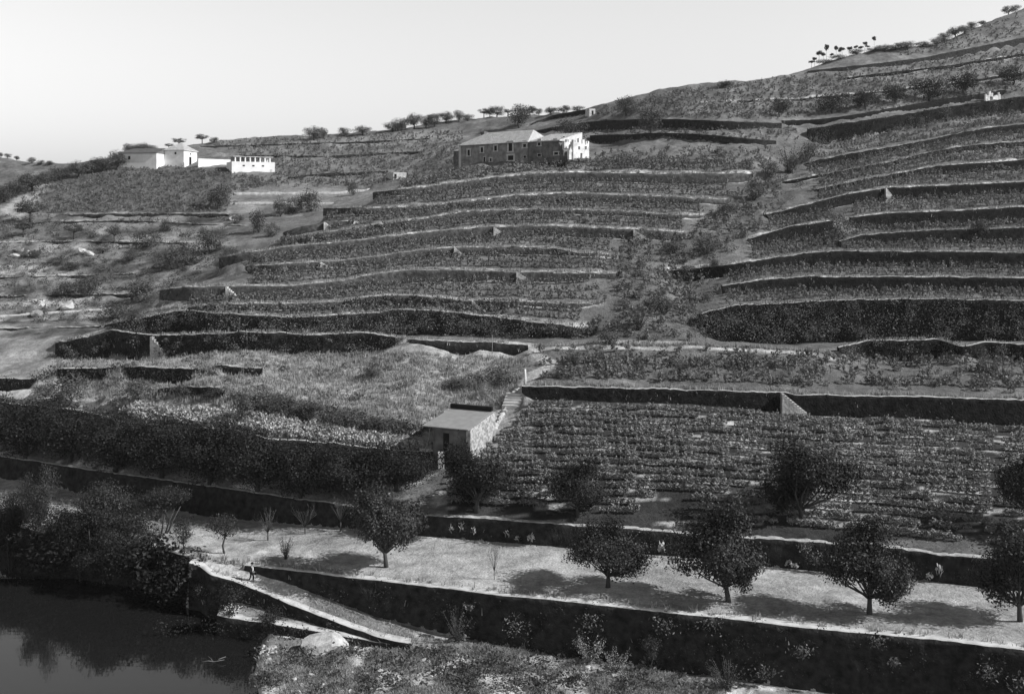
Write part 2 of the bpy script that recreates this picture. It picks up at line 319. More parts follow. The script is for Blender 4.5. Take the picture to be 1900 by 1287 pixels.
LN['B1'] = Line([(985, 245), (1040, 234), (1087, 227), (1180, 222), (1260, 222), (1450, 229)], mode='U', base=[(985, 247), (1040, 245), (1087, 249), (1180, 247), (1260, 242), (1450, 236)])
LN['B2'] = Line([(1095, 252), (1230, 247), (1300, 250), (1440, 262)], mode='U', base=[(1095, 275), (1160, 266), (1230, 256), (1300, 262), (1440, 268)])
LN['B0'] = Line([(986, 229), (1027, 215), (1095, 203)], mode='U', base=[(986, 231), (1027, 224), (1095, 212)])
# left valley side and skyline
LN['V1'] = Line([(-240, 612), (0, 608), (150, 606), (200, 603)], mode='V', h=[(-240, 2.5), (200, 2.5)])
LN['V2'] = Line([(-240, 588), (0, 584), (150, 575), (215, 570)], mode='V', h=[(-240, 2.2), (215, 1.8)])
LN['V3'] = Line([(-240, 552), (0, 548), (190, 545), (270, 545)], mode='V', h=[(-240, 2.2), (270, 2)])
LN['V4'] = Line([(-240, 515), (0, 513), (100, 512), (300, 506)], mode='V', h=[(-240, 2.5), (300, 1.8)])
LN['V5'] = Line([(-240, 498), (0, 498), (60, 492), (130, 485), (330, 490)], mode='V')
LN['V6'] = Line([(-240, 452), (0, 450), (140, 447), (300, 450), (430, 452)], mode='V', h=[(-240, 2.2), (430, 1.8)])
LN['V7'] = Line([(-240, 424), (0, 418), (90, 411), (250, 409), (460, 420)], mode='V', h=[(-240, 1.8), (460, 1.8)])
LN['V8'] = Line([(-240, 408), (0, 404), (120, 398), (260, 396), (415, 397), (470, 404), (560, 402)], mode='V', h=[(-240, 3), (120, 4), (415, 6), (430, 1), (560, 1)])
LN['V8b'] = Line([(425, 376), (520, 375), (620, 376)], mode='V', h=[(425, 4), (620, 4)])
LN['V9'] = Line([(-240, 372), (0, 362), (100, 348), (300, 345), (420, 358), (620, 356), (690, 350)], mode='V', h=[(-240, 0), (420, 0), (435, 5), (690, 4)])
LN['V10'] = Line([(-240, 332), (0, 330), (100, 322), (230, 309), (372, 307), (430, 320), (510, 331), (600, 322), (700, 319), (800, 312)], mode='V', h=[(-240, 0), (500, 0), (540, 4), (700, 4), (800, 0)])
LN['V11'] = Line([(-240, 300), (0, 304), (130, 307), (230, 296), (400, 287), (600, 290), (850, 278), (985, 268)], mode='U', h=[(-240, 0), (420, 0), (450, 2), (700, 3), (985, 0)])
LN['V11b'] = Line([(370, 272), (500, 268), (700, 262), (985, 246)], mode='U', h=[(370, 2), (700, 2), (985, 0)])
RIDGE = [(-240, 262), (0, 288), (60, 302), (125, 303), (200, 290), (380, 262), (400, 257), (570, 250), (640, 247), (740, 240), (800, 226), (900, 214), (1000, 209), (1090, 200), (1110, 192), (1170, 176), (1240, 161), (1363, 149), (1448, 138), (1513, 118), (1568, 101), (1616, 91), (1690, 87), (1739, 77), (1807, 43), (1841, 31), (1900, 12), (2140, -90)]
LN['RG'] = Line(RIDGE, mode='U')
SIL = tab([(180, 613), (205, 599), (297, 539), (407, 478), (465, 466), (526, 432), (600, 386), (692, 356), (730, 340), (840, 315), (880, 300), (1000, 270)])
US = np.arange(-520, 2464, 4.0)
YS = np.concatenate([[60, 70], np.arange(76, 236, .5), np.arange(236, 330, 1.), np.arange(330, 460, 2.5), [470, 490, 520, 580, 700, 900]])
ZG = np.zeros((len(US), len(YS)))
VL = [k for k in LN if k[0] == 'V']
for i, u in enumerate(US):
    kn = []
    if u >= 480: kn += [(60, -3), (79, -1.2), (82, .15), (87, .55)]
    elif u >= 455: kn += [(60, -3), (84, -1.2), (88, .05)]
    else: kn += [(60, -3), (84, -2.2)]
    yw1 = float(LN['W1'].at(u)[0]); kn = [q for q in kn if q[0] < yw1 - 1.2]
    last_sp = None; vs_ = np.interp(u, *SIL) if 180 <= u <= 1000 else 1e9
    for k, L in LN.items():
        if not L.has(u): continue
        v = np.interp(u, L.tu, L.tv)
        if k[0] == 'V' and v > vs_ - 3: continue
        Y, zt, zb = (float(q) for q in L.at(u))
        if zt - zb > 0.06: kn += [(Y + .1, zb), (Y + .2, zt)]
        else: kn.append((Y, zt))
        if 180 <= u <= 850 and k[0] in 'LH' and not k.startswith(('LP', 'L9', 'L10')): last_sp = max(last_sp or (0, 0), (Y, zt))
    kn.sort()
    if last_sp:                                       # the spur's back slope, out of sight, then the next valley side
        nx = [q for q in kn if q[0] > last_sp[0] + 6]
        if nx: kn.append(((last_sp[0] + nx[0][0]) / 2, (last_sp[1] + nx[0][1]) / 2 - 4.0)); kn.sort()
    Yr, zr = kn[-1]
    kn += [(Yr + 20, zr - 1.5), (Yr + 90, zr - 30), (Yr + 300, zr - 90)]
    a = np.array(kn); ZG[i] = np.interp(YS, a[:, 0], a[:, 1])
def blur_u(Z, sig, n):
    k = np.exp(-0.5 * (np.arange(-n, n + 1) / sig) ** 2); k /= k.sum()
    return sum(w * Z[np.clip(np.arange(len(US)) + d, 0, len(US) - 1)] for w, d in zip(k, range(-n, n + 1)))
near = np.zeros(ZG.shape)
for L in LN.values():
    Yl, ztl, zbl = L.at(US); hasw = ((US >= L.u0) & (US <= L.u1) & (ztl - zbl > .3))[:, None]
    near = np.maximum(near, np.where(hasw, np.clip(1.6 - np.abs(YS[None, :] - Yl[:, None]) / 2.0, 0, 1), 0))
near = np.maximum(near, (YS[None, :] < 112) * 1.0)
near = blur_u(near, 2.5, 8)
ZG = blur_u(ZG, 1.1, 4) * near + blur_u(ZG, 8, 24) * (1 - near)
UU, YY = np.meshgrid(US, YS, indexing='ij')
XX = (UU - UC) * YY / FPX
VV = HOR + (CAMZ - ZG) * FPX / YY
rough = 0.16 + 0.25 * ((VV > 650) & (VV < 800) & (UU < 960)) + 0.2 * (VV < 330) + .25 * ((UU < 420) & (VV > 380) & (VV < 620) & (YY > 180)) - .1 * ((YY > 88) & (YY < 125) & (UU > 350))
ZG = ZG + np.clip(rough, .04, 1) * fbm(XX / 4.0, YY / 4.0, 3, 4) * 2.0 * (YY > 86)
ZG = ZG + .55 * np.abs(fbm(XX / 2.2, YY / 2.2, 61, 3)) * ((YY > 84) & (YY < LN['W1'].at(US)[0][:, None] - 1) & (UU > 520) & (VV > 1190))
VV = HOR + (CAMZ - ZG) * FPX / YY
def ground(u, Y):
    i = np.clip((np.asarray(u, float) - US[0]) / 4.0, 0, len(US) - 1.001); i0 = i.astype(int); fi = i - i0
    j0 = np.clip(np.searchsorted(YS, Y, side='right') - 1, 0, len(YS) - 2); fj = (Y - YS[j0]) / (YS[j0 + 1] - YS[j0])
    return (ZG[i0, j0] * (1 - fi) + ZG[i0 + 1, j0] * fi) * (1 - fj) + (ZG[i0, j0 + 1] * (1 - fi) + ZG[i0 + 1, j0 + 1] * fi) * fj
VMIN = np.minimum.accumulate(VV, axis=1)              # what a ray meets first
def hit(u, v, y0=70):
    """depth where the sight line through photo point (u, v) meets the ground (behind y0)"""
    i = int(np.clip(round((u - US[0]) / 4.0), 0, len(US) - 1))
    row = VV[i]; ok = np.where((YS > y0) & (row <= v))[0]
    if len(ok) == 0:
        j = int(np.argmin(np.where(YS > y0, row, 9e9))); return float(YS[j])
    j = ok[0]
    if j == 0 or YS[j - 1] <= y0: return float(YS[j])
    t = (row[j - 1] - v) / max(1e-6, row[j - 1] - row[j]); return float(YS[j - 1] + np.clip(t, 0, 1) * (YS[j] - YS[j - 1]))
def foot(u, v, y0=70):
    Y = hit(u, v, y0); return Vector(((u - UC) * Y / FPX, Y, float(ground(u, Y))))

# what covers the ground: paths, dry grass, vineyard soil, rubble, and some painted shade
COVER = np.full(ZG.shape, 0.15)
def inpoly(poly, u=None, v=None):
    u = UU if u is None else u; v = VV if v is None else v
    r = np.zeros(np.shape(u), bool); n = len(poly)
    for k in range(n):
        (x1, y1), (x2, y2) = poly[k], poly[(k + 1) % n]
        if y1 == y2: continue
        c = ((y1 > v) != (y2 > v)) & (u < (x2 - x1) * (v - y1) / (y2 - y1) + x1); r ^= c
    return r
def ycond(L, lo, hi):
    """ground within lo..hi metres of depth behind a line"""
    Y, _, _ = LN[L].at(US); m = ((US >= LN[L].u0) & (US <= LN[L].u1))[:, None]
    return m & (YY > Y[:, None] + lo) & (YY < Y[:, None] + hi)
wob = fbm(XX / 1.5, YY / 1.5, 9, 3)
left_valley = (UU < 440) & (YY > 172) & (VV > 392)
COVER[left_valley] = 0.17
COVER[(VV < 396) & (YY > 235)] = 0.17
COVER[inpoly([(60, 345), (230, 305), (420, 312), (425, 395), (120, 397), (20, 392)])] = 0.12
COVER[inpoly([(0, 390), (60, 345), (100, 335), (60, 385), (30, 410)])] = 0.3
COVER[inpoly([(400, 345), (700, 330), (700, 375), (420, 398)])] = 0.2
COVER[inpoly([(560, 262), (760, 246), (860, 238), (850, 262), (640, 275)])] = 0.24
COVER[inpoly([(-240, 555), (0, 560), (200, 550), (190, 590), (-240, 605)])] = 0.34
COVER[inpoly([(-240, 500), (60, 492), (130, 486), (60, 508), (-240, 520)])] = 0.4
COVER[(UU > 800) & (VV > 735) & (VV < 1040) & (YY > 100) & (YY < 134)] = 0.05  # shade between the vine rows painted into the soil
COVER[(UU > 800) & (VV > 735) & (VV < 1040) & (YY > 100) & (YY < 134) & (fbm(XX / 3.5, YY / .8, 33, 3) > .24)] = 0.42
COVER[(UU < 990) & (VV > 640) & (VV < 850) & (YY < 175) & (YY > 118)] = 0.33         # dry grass hill
COVER[inpoly([(-240, 605), (150, 606), (100, 665), (0, 695), (-240, 700)])] = 0.27
COVER[inpoly([(560, 790), (430, 742), (300, 730), (420, 720), (640, 760), (790, 800), (780, 815)])] = 0.2
for k in ('C1',): COVER[ycond(k, 0, 7)] = 0.5
COVER[ycond('W2', 0, 14) & (UU < 830)] = 0.16  # tree shade painted into the grove floor
COVER[ycond('W2', 0, 14) & (UU < 830) & (fbm(XX / 3, YY / 1.5, 41, 2) > .25)] = 0.5  # patches of sun painted onto the grove floor
COVER[ycond('W1', 0, 25) & (YY < LN['W2'].at(US)[0][:, None])] = 0.4                # field of dry stubble
COVER[(YY < LN['W1'].at(US)[0][:, None])] = 0.22
COVER[(YY < LN['W1'].at(US)[0][:, None]) & (fbm(XX / 3.0, YY / 3.0, 51, 3) < -.05)] = 0.5
COVER[ycond('RP', 0, 9) & (YY < LN['W1'].at(US)[0][:, None]) & (UU < 570)] = 0.52
COVER[ycond('RP', 0, 9) & (YY < LN['W1'].at(US)[0][:, None]) & (UU >= 570)] = 0.26
# edges of the terraces in dry grass, kept back from the walls
for k in LN:
    if k[0] in 'LR' and k not in ('LP', 'RP', 'RD', 'L9', 'L10', 'L10d', 'L10h', 'RG', 'R1', 'R0', 'R10', 'R11', 'R12'):
        COVER[ycond(k, -.5, 1.25) & (wob > -.38)] = 0.48
    if k in ('R10', 'R11', 'R12', 'R1', 'R0'): COVER[ycond(k, -.5, .7) & (wob > -.2)] = 0.25
    if k[0] == 'V' and k not in ('V9', 'V10', 'V11'): COVER[ycond(k, -.5, 1.2) & (wob > -.05)] = 0.27
COVER[ycond('L9', -.5, 3.2) & (UU > 150)] = 0.46
COVER[ycond('RD', -1.4, 2.0)] = 0.44
COVER[ycond('L8', -3, -.5)] = 0.14
def path_poly(pts, w, t):
    a = np.array(pts, float)
    for (u0, v0), (u1, v1) in zip(a[:-1], a[1:]):
        d2 = np.full(ZG.shape, 9e9); l = math.hypot(u1 - u0, v1 - v0)
        s = np.clip(((UU - u0) * (u1 - u0) + (VV - v0) * (v1 - v0)) / l ** 2, 0, 1)
        d = np.hypot(UU - u0 - s * (u1 - u0), (VV - v0 - s * (v1 - v0)) * 1.6)
        COVER[(d < w) & (YY < 260)] = t
FP = [(958, 640), (985, 650), (1003, 664), (1022, 674), (1015, 682), (985, 698), (974, 714)]
path_poly(FP, 11, 0.6)
FQ = [(968, 722), (950, 742), (930, 768), (905, 806), (885, 832)]
path_poly(FQ, 8, 0.5)
path_poly([(470, 1032), (540, 1000), (640, 985)], 7, 0.52)
path_poly([(368, 326), (388, 362)], 4, 0.36)
COVER = blur_u(COVER, .8, 3)
COVER *= np.clip(1 + np.where(left_valley, 1.3, .5) * fbm(XX / 5, YY / 5, 21, 4), .35, 2)
nu, ny = ZG.shape
gi = np.arange(nu * ny).reshape(nu, ny)
gq = np.stack([gi[:-1, :-1], gi[1:, :-1], gi[1:, 1:], gi[:-1, 1:]], -1).reshape(-1, 4)
me = mesh_np("ground", np.stack([XX, YY, ZG], -1).reshape(-1, 3), gq, M_GROUND, smooth=True)
att = me.attributes.new("cover", 'FLOAT', 'POINT'); att.data.foreach_set("value", COVER.astype(np.float32).ravel())
tag(link("ground", me), kind='structure')
wb = MB(); wb.add([(-560, -60, 0), (560, -60, 0), (560, 112, 0), (-560, 112, 0)], [(0, 1, 2, 3)])
tag(wb.build("water", M_WATER), kind='structure')

# ------------------------------------------------------------------ terrace walls
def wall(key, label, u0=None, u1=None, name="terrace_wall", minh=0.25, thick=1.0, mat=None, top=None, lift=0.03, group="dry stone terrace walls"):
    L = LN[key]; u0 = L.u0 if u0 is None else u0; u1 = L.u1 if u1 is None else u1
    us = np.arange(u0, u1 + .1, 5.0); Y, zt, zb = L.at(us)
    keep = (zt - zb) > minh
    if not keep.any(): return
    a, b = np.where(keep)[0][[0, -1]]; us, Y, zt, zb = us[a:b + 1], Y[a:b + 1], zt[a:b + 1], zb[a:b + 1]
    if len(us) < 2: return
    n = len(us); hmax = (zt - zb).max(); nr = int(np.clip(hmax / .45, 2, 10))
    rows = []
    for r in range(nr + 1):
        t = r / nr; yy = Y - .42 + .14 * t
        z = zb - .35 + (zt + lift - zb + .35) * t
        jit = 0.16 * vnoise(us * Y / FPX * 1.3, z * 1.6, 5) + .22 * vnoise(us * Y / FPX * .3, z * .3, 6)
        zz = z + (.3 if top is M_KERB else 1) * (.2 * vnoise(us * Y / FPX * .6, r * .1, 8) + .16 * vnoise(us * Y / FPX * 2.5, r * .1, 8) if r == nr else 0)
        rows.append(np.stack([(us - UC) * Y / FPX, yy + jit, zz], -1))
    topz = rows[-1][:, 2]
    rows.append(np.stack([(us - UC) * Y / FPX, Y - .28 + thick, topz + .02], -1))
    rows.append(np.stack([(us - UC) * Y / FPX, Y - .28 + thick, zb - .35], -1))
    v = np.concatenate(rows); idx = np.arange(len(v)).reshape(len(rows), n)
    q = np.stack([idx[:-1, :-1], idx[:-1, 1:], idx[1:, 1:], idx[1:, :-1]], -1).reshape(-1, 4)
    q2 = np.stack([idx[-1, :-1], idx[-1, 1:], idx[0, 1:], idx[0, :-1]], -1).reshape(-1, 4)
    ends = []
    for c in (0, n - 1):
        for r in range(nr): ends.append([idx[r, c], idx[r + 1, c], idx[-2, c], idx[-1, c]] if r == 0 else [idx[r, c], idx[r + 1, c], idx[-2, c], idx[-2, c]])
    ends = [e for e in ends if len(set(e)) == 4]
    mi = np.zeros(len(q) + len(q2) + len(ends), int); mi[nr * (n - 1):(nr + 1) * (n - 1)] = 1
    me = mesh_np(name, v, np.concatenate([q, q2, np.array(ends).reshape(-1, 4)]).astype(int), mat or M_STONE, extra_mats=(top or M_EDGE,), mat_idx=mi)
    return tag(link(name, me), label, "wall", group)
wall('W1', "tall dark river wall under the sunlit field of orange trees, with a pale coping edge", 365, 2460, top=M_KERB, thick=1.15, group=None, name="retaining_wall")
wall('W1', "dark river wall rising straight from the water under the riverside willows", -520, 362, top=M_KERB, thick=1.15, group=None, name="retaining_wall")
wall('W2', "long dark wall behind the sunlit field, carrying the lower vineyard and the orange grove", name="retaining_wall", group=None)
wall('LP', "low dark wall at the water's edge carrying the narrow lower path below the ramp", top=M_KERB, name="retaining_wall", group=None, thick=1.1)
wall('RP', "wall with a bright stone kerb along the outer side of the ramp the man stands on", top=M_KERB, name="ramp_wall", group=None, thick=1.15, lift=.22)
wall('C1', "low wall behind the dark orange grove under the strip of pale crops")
wall('L10', "short dark terrace wall at the left edge of the photo, left of the grass hill", -520, 66)
wall('L10', "short dark terrace wall with a rounded bush in front at the left of the grass hill", 103, 201)
wall('L10', "longer dark terrace wall at the left of the grass hill, right of a gap", 224, 372)
wall('L10d', "lowest small terrace wall at the foot of the grass hill")
wall('L10h', "short sunken wall alone in the middle of the grass hill's left half")
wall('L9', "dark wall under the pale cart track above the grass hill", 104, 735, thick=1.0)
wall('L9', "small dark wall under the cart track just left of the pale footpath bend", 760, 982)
wall('L7', "lowest vineyard terrace wall on the middle spur, dipping where it is overgrown", mat=M_STONELIT)
wall('L6', "second vineyard terrace wall from the bottom of the middle spur, with steps near its left end", mat=M_STONELIT)
wall('L5', "third vineyard terrace wall from the bottom of the middle spur, fading out at the right", mat=M_STONELIT)
wall('L4', "fourth vineyard terrace wall from the bottom of the middle spur, with two flights of pale steps", mat=M_STONELIT)
wall('L3', "fourth vineyard terrace wall below the long stone house, low and thin", mat=M_STONELIT)
wall('L2b', "very short terrace wall at the left shoulder of the middle spur", mat=M_STONELIT)
wall('L2', "second vineyard terrace wall below the long stone house", mat=M_STONELIT)
wall('L1', "first terrace wall below the long stone house, with a grey right half", mat=M_STONELIT)
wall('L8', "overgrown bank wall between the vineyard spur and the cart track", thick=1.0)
wall('W4', "long dark wall along the top of the big lower vineyard, with a flight of pale steps", mat=M_STONESHADE)
wall('R0', "low curved grassy wall of two humps at the right end of the cart track", mat=M_STONESHADE)
wall('R1', "tall overgrown dark wall above the cart track on the right spur", mat=M_STONESHADE)
wall('R2', "first vineyard terrace wall above the tall overgrown wall on the right spur", mat=M_STONESHADE)
wall('R3', "second vineyard terrace wall above the tall overgrown wall on the right spur", mat=M_STONESHADE)
wall('R4', "third terrace wall above the tall overgrown wall, starting only at a bush on the right spur", mat=M_STONESHADE)
wall('R5a', "short rising terrace wall beside the gully, left of a bush growing on it", mat=M_STONESHADE)
wall('R5b', "straight terrace wall on the right spur, beginning with a square end beside a bush", mat=M_STONESHADE)
wall('R6', "terrace wall on the right spur with a small flight of steps and bushy vines below it", mat=M_STONESHADE)
wall('R7', "fourth wall below the widest black wall of the right spur, rising to the right", mat=M_STONESHADE)
wall('R8', "third wall below the widest black wall of the right spur, thin and rising to the right", mat=M_STONESHADE)
wall('R9', "second wall below the widest black wall of the right spur", mat=M_STONESHADE)
wall('R10', "widest black terrace wall high on the right spur below the row of round trees", mat=M_STONESHADE)
wall('R11', "dark wall directly under the row of round trees on the upper right slope", mat=M_STONESHADE)
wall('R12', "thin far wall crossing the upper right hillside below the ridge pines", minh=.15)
wall('R13', "thin terrace wall on the upper right slope, second below the crest", minh=.15, mat=M_STONESHADE)
wall('R14', "thin terrace wall on the upper right slope, just above the row of round trees", minh=.15, mat=M_STONESHADE)
wall('B1', "dark wall behind the long stone house running right below two round trees")
wall('B2', "dark wall wedge to the right of the white ruin beside the long stone house")
wall('B0', "sloping dark wall ending at a small pale hut near the middle of the skyline")
for k, lab in (('V1', "low pale field wall at the left edge just above the grass hill"), ('V2', "low field wall among pale rubble on the left valley side"), ('V3', "low field wall in front of two dark bushes on the left valley side"),
               ('V4', "low field wall behind two dark bushes on the left valley side"), ('V6', "low field wall below the small fruit trees on the left valley side"), ('V7', "low field wall behind the small fruit trees on the left valley side")):
    uu = np.arange(LN[k].u0, LN[k].u1, 4.0); vis = uu[np.interp(uu, LN[k].tu, LN[k].tv) < np.where((uu >= 180), np.interp(uu, *SIL), 1e9) - 4]
    wall(k, lab, LN[k].u0, vis[-1], minh=.15, top=M_PALESTONE, mat=M_PALESTONE if k in ('V2',) else None, name="field_wall", group="low field walls on the left valley side")
wall('V8', "pale topped field wall under the dark slope of the white farmhouse", 110, 425, minh=.12, top=M_PALESTONE, name="field_wall", group="low field walls on the left valley side")
wall('V8b', "upper of two pale field walls right of the tree with the black shadow", minh=.1, top=M_PALESTONE, mat=M_PALESTONE, name="field_wall", group="low field walls on the left valley side")
wall('V9', "long pale wall on the far slope left of the small hut", 435, 690, minh=.1, top=M_PALESTONE, mat=M_PALESTONE, name="field_wall", group="low field walls on the left valley side")
wall('V10', "pale wall across the far slope right of the white block", 535, 720, minh=.1, top=M_PALESTONE, name="field_wall", group="low field walls on the left valley side")
wall('V11', "dark terrace wall across the middle of the far hill", 445, 780, minh=.1, name="field_wall", group="low field walls on the left valley side")
wall('V11b', "dark terrace wall high on the far hill behind the white houses", 372, 800, minh=.1, name="field_wall", group="low field walls on the left valley side")

# ------------------------------------------------------------------ steps set into the walls
def steps(key, ua, ub, label, n=8, w=.75, drop=None):
    L = LN[key]; mb = MB()
    _, zta, _ = (float(q) for q in L.at(ua)); _, _, zbb = (float(q) for q in L.at(ub))
    for k in range(n):
        u0 = ua + (ub - ua) * k / n; u1 = ua + (ub - ua) * (k + 1.02) / n
        zt = zta + (zbb - zta) * (k + .3) / n + .06
        Ya, _, zb0 = (float(q) for q in L.at(u0)); Yb, _, _ = (float(q) for q in L.at(u1))
        x0 = (u0 - UC) * Ya / FPX; x1 = (u1 - UC) * Yb / FPX; f = .5 + w
        mb.add([(x0, Ya - f, zb0 - .4), (x1, Yb - f, zb0 - .4), (x1, Yb - .32, zb0 - .4), (x0, Ya - .32, zb0 - .4), (x0, Ya - f, zt), (x1, Yb - f, zt), (x1, Yb - .32, zt), (x0, Ya - .32, zt)],
               [(3, 2, 1, 0), (4, 5, 6, 7), (0, 1, 5, 4), (1, 2, 6, 5), (2, 3, 7, 6), (3, 0, 4, 7)])
    return tag(mb.build("stone_steps", M_PALESTONE), label, "steps", "pale stone steps up the terrace walls")
steps('L4', 916, 940, "flight of pale steps in the middle of the fourth wall from the spur's bottom")
steps('L4', 1174, 1200, "flight of pale steps near the gully in the fourth wall from the spur's bottom")
steps('L5', 843, 860, "flight of pale steps in the middle of the third wall from the spur's bottom")
steps('L5', 596, 611, "short flight of pale steps at the left of the third wall from the spur's bottom")
steps('L6', 422, 448, "broad pale steps near the left end of the second wall from the spur's bottom")
steps('L6', 958, 985, "faint steps right of the middle in the second wall from the spur's bottom")
steps('L7', 405, 420, "short pale steps near the left end of the lowest spur wall")
steps('L7', 876, 898, "rough steps at the overgrown middle of the lowest spur wall")
steps('L2b', 603, 616, "small pale steps at the left shoulder of the spur")
steps('L9', 284, 316, "zigzag pale steps under the cart track at the left", w=.9)
steps('W4', 1447, 1492, "pale steps descending into the big lower vineyard", n=10)
steps('R6', 1640, 1657, "small pale steps in a terrace wall on the right spur")
# ------------------------------------------------------------------ vegetation: leaf clouds and trees
def leaf_quads(C, S, aspect=.55, up=0.0, rg=None, nrm=None, loose=.5):
    rg = rg or rng; n = len(C)
    if nrm is not None:                               # leaf faces turned outwards
        N_ = nrm / np.maximum(1e-6, np.linalg.norm(nrm, axis=1))[:, None] + rg.normal(size=(n, 3)) * loose; N_ /= np.linalg.norm(N_, axis=1)[:, None]
        a = rg.normal(size=(n, 3)) + np.array((0, 0, up * 2)); a -= N_ * (a * N_).sum(1)[:, None]; a /= np.linalg.norm(a, axis=1)[:, None]
        b = np.cross(N_, a); S = np.broadcast_to(S, (n,))[:, None]; a = a * S * .5; b = b * S * .5 * aspect; C = np.asarray(C)
        return np.stack([C - a, C + b - a * .1, C + a, C - b - a * .1], 1).reshape(-1, 3)
    a = rg.normal(size=(n, 3)); a[:, 2] = a[:, 2] * (1 - up) + up * (1.5 + rg.random(n)); a /= np.linalg.norm(a, axis=1)[:, None]
    b = rg.normal(size=(n, 3)); b -= a * (a * b).sum(1)[:, None]; b /= np.linalg.norm(b, axis=1)[:, None]
    S = np.broadcast_to(S, (n,))[:, None]; a = a * S * .5; b = b * S * .5 * aspect
    C = np.asarray(C)
    return np.stack([C - a, C + b - a * .1, C + a, C - b - a * .1], 1).reshape(-1, 3)
def outward(C, K, ctr, own=.6):
    C = np.asarray(C); K = np.asarray(K); near_ = np.zeros(len(C), int)
    for i in range(0, len(C), 2000): near_[i:i + 2000] = ((C[i:i + 2000, None] - K[None]) ** 2).sum(-1).argmin(1)
    a = C - K[near_]; a /= np.maximum(1e-6, np.linalg.norm(a, axis=1))[:, None]; b = C - np.array(ctr); b /= np.maximum(1e-6, np.linalg.norm(b, axis=1))[:, None]
    return a * own + b
def quads_for(n): return np.arange(n * 4, dtype=np.int32).reshape(-1, 4)
def clump_cloud(rg, ctr, rad, n, cr, k, shell=.5, flat=0.0, zlo=None):
    """n leaf centres in k clumps spread through an ellipsoid"""
    d = rg.normal(size=(k, 3)); d /= np.linalg.norm(d, axis=1)[:, None]
    r = shell + (1 - shell) * rg.random(k) ** .6
    K = np.array(ctr) + d * r[:, None] * np.array(rad) * (1 - cr * .6)
    if flat: K[:, 2] = np.maximum(K[:, 2], ctr[2] - rad[2] * (1 - flat))
    w = rg.random(k) ** .7 + .25; w /= w.sum()
    idx = rg.choice(k, n, p=w)
    off = rg.normal(size=(n, 3)); off *= (np.minimum(rg.random(n) ** .45, 1) / np.linalg.norm(off, axis=1))[:, None]
    C = K[idx] + off * cr * np.array(rad) * (0.7 + .6 * w[idx] * k)[:, None].clip(.6, 1.4)
    if zlo is not None: C = C[C[:, 2] > zlo]
    return C, K
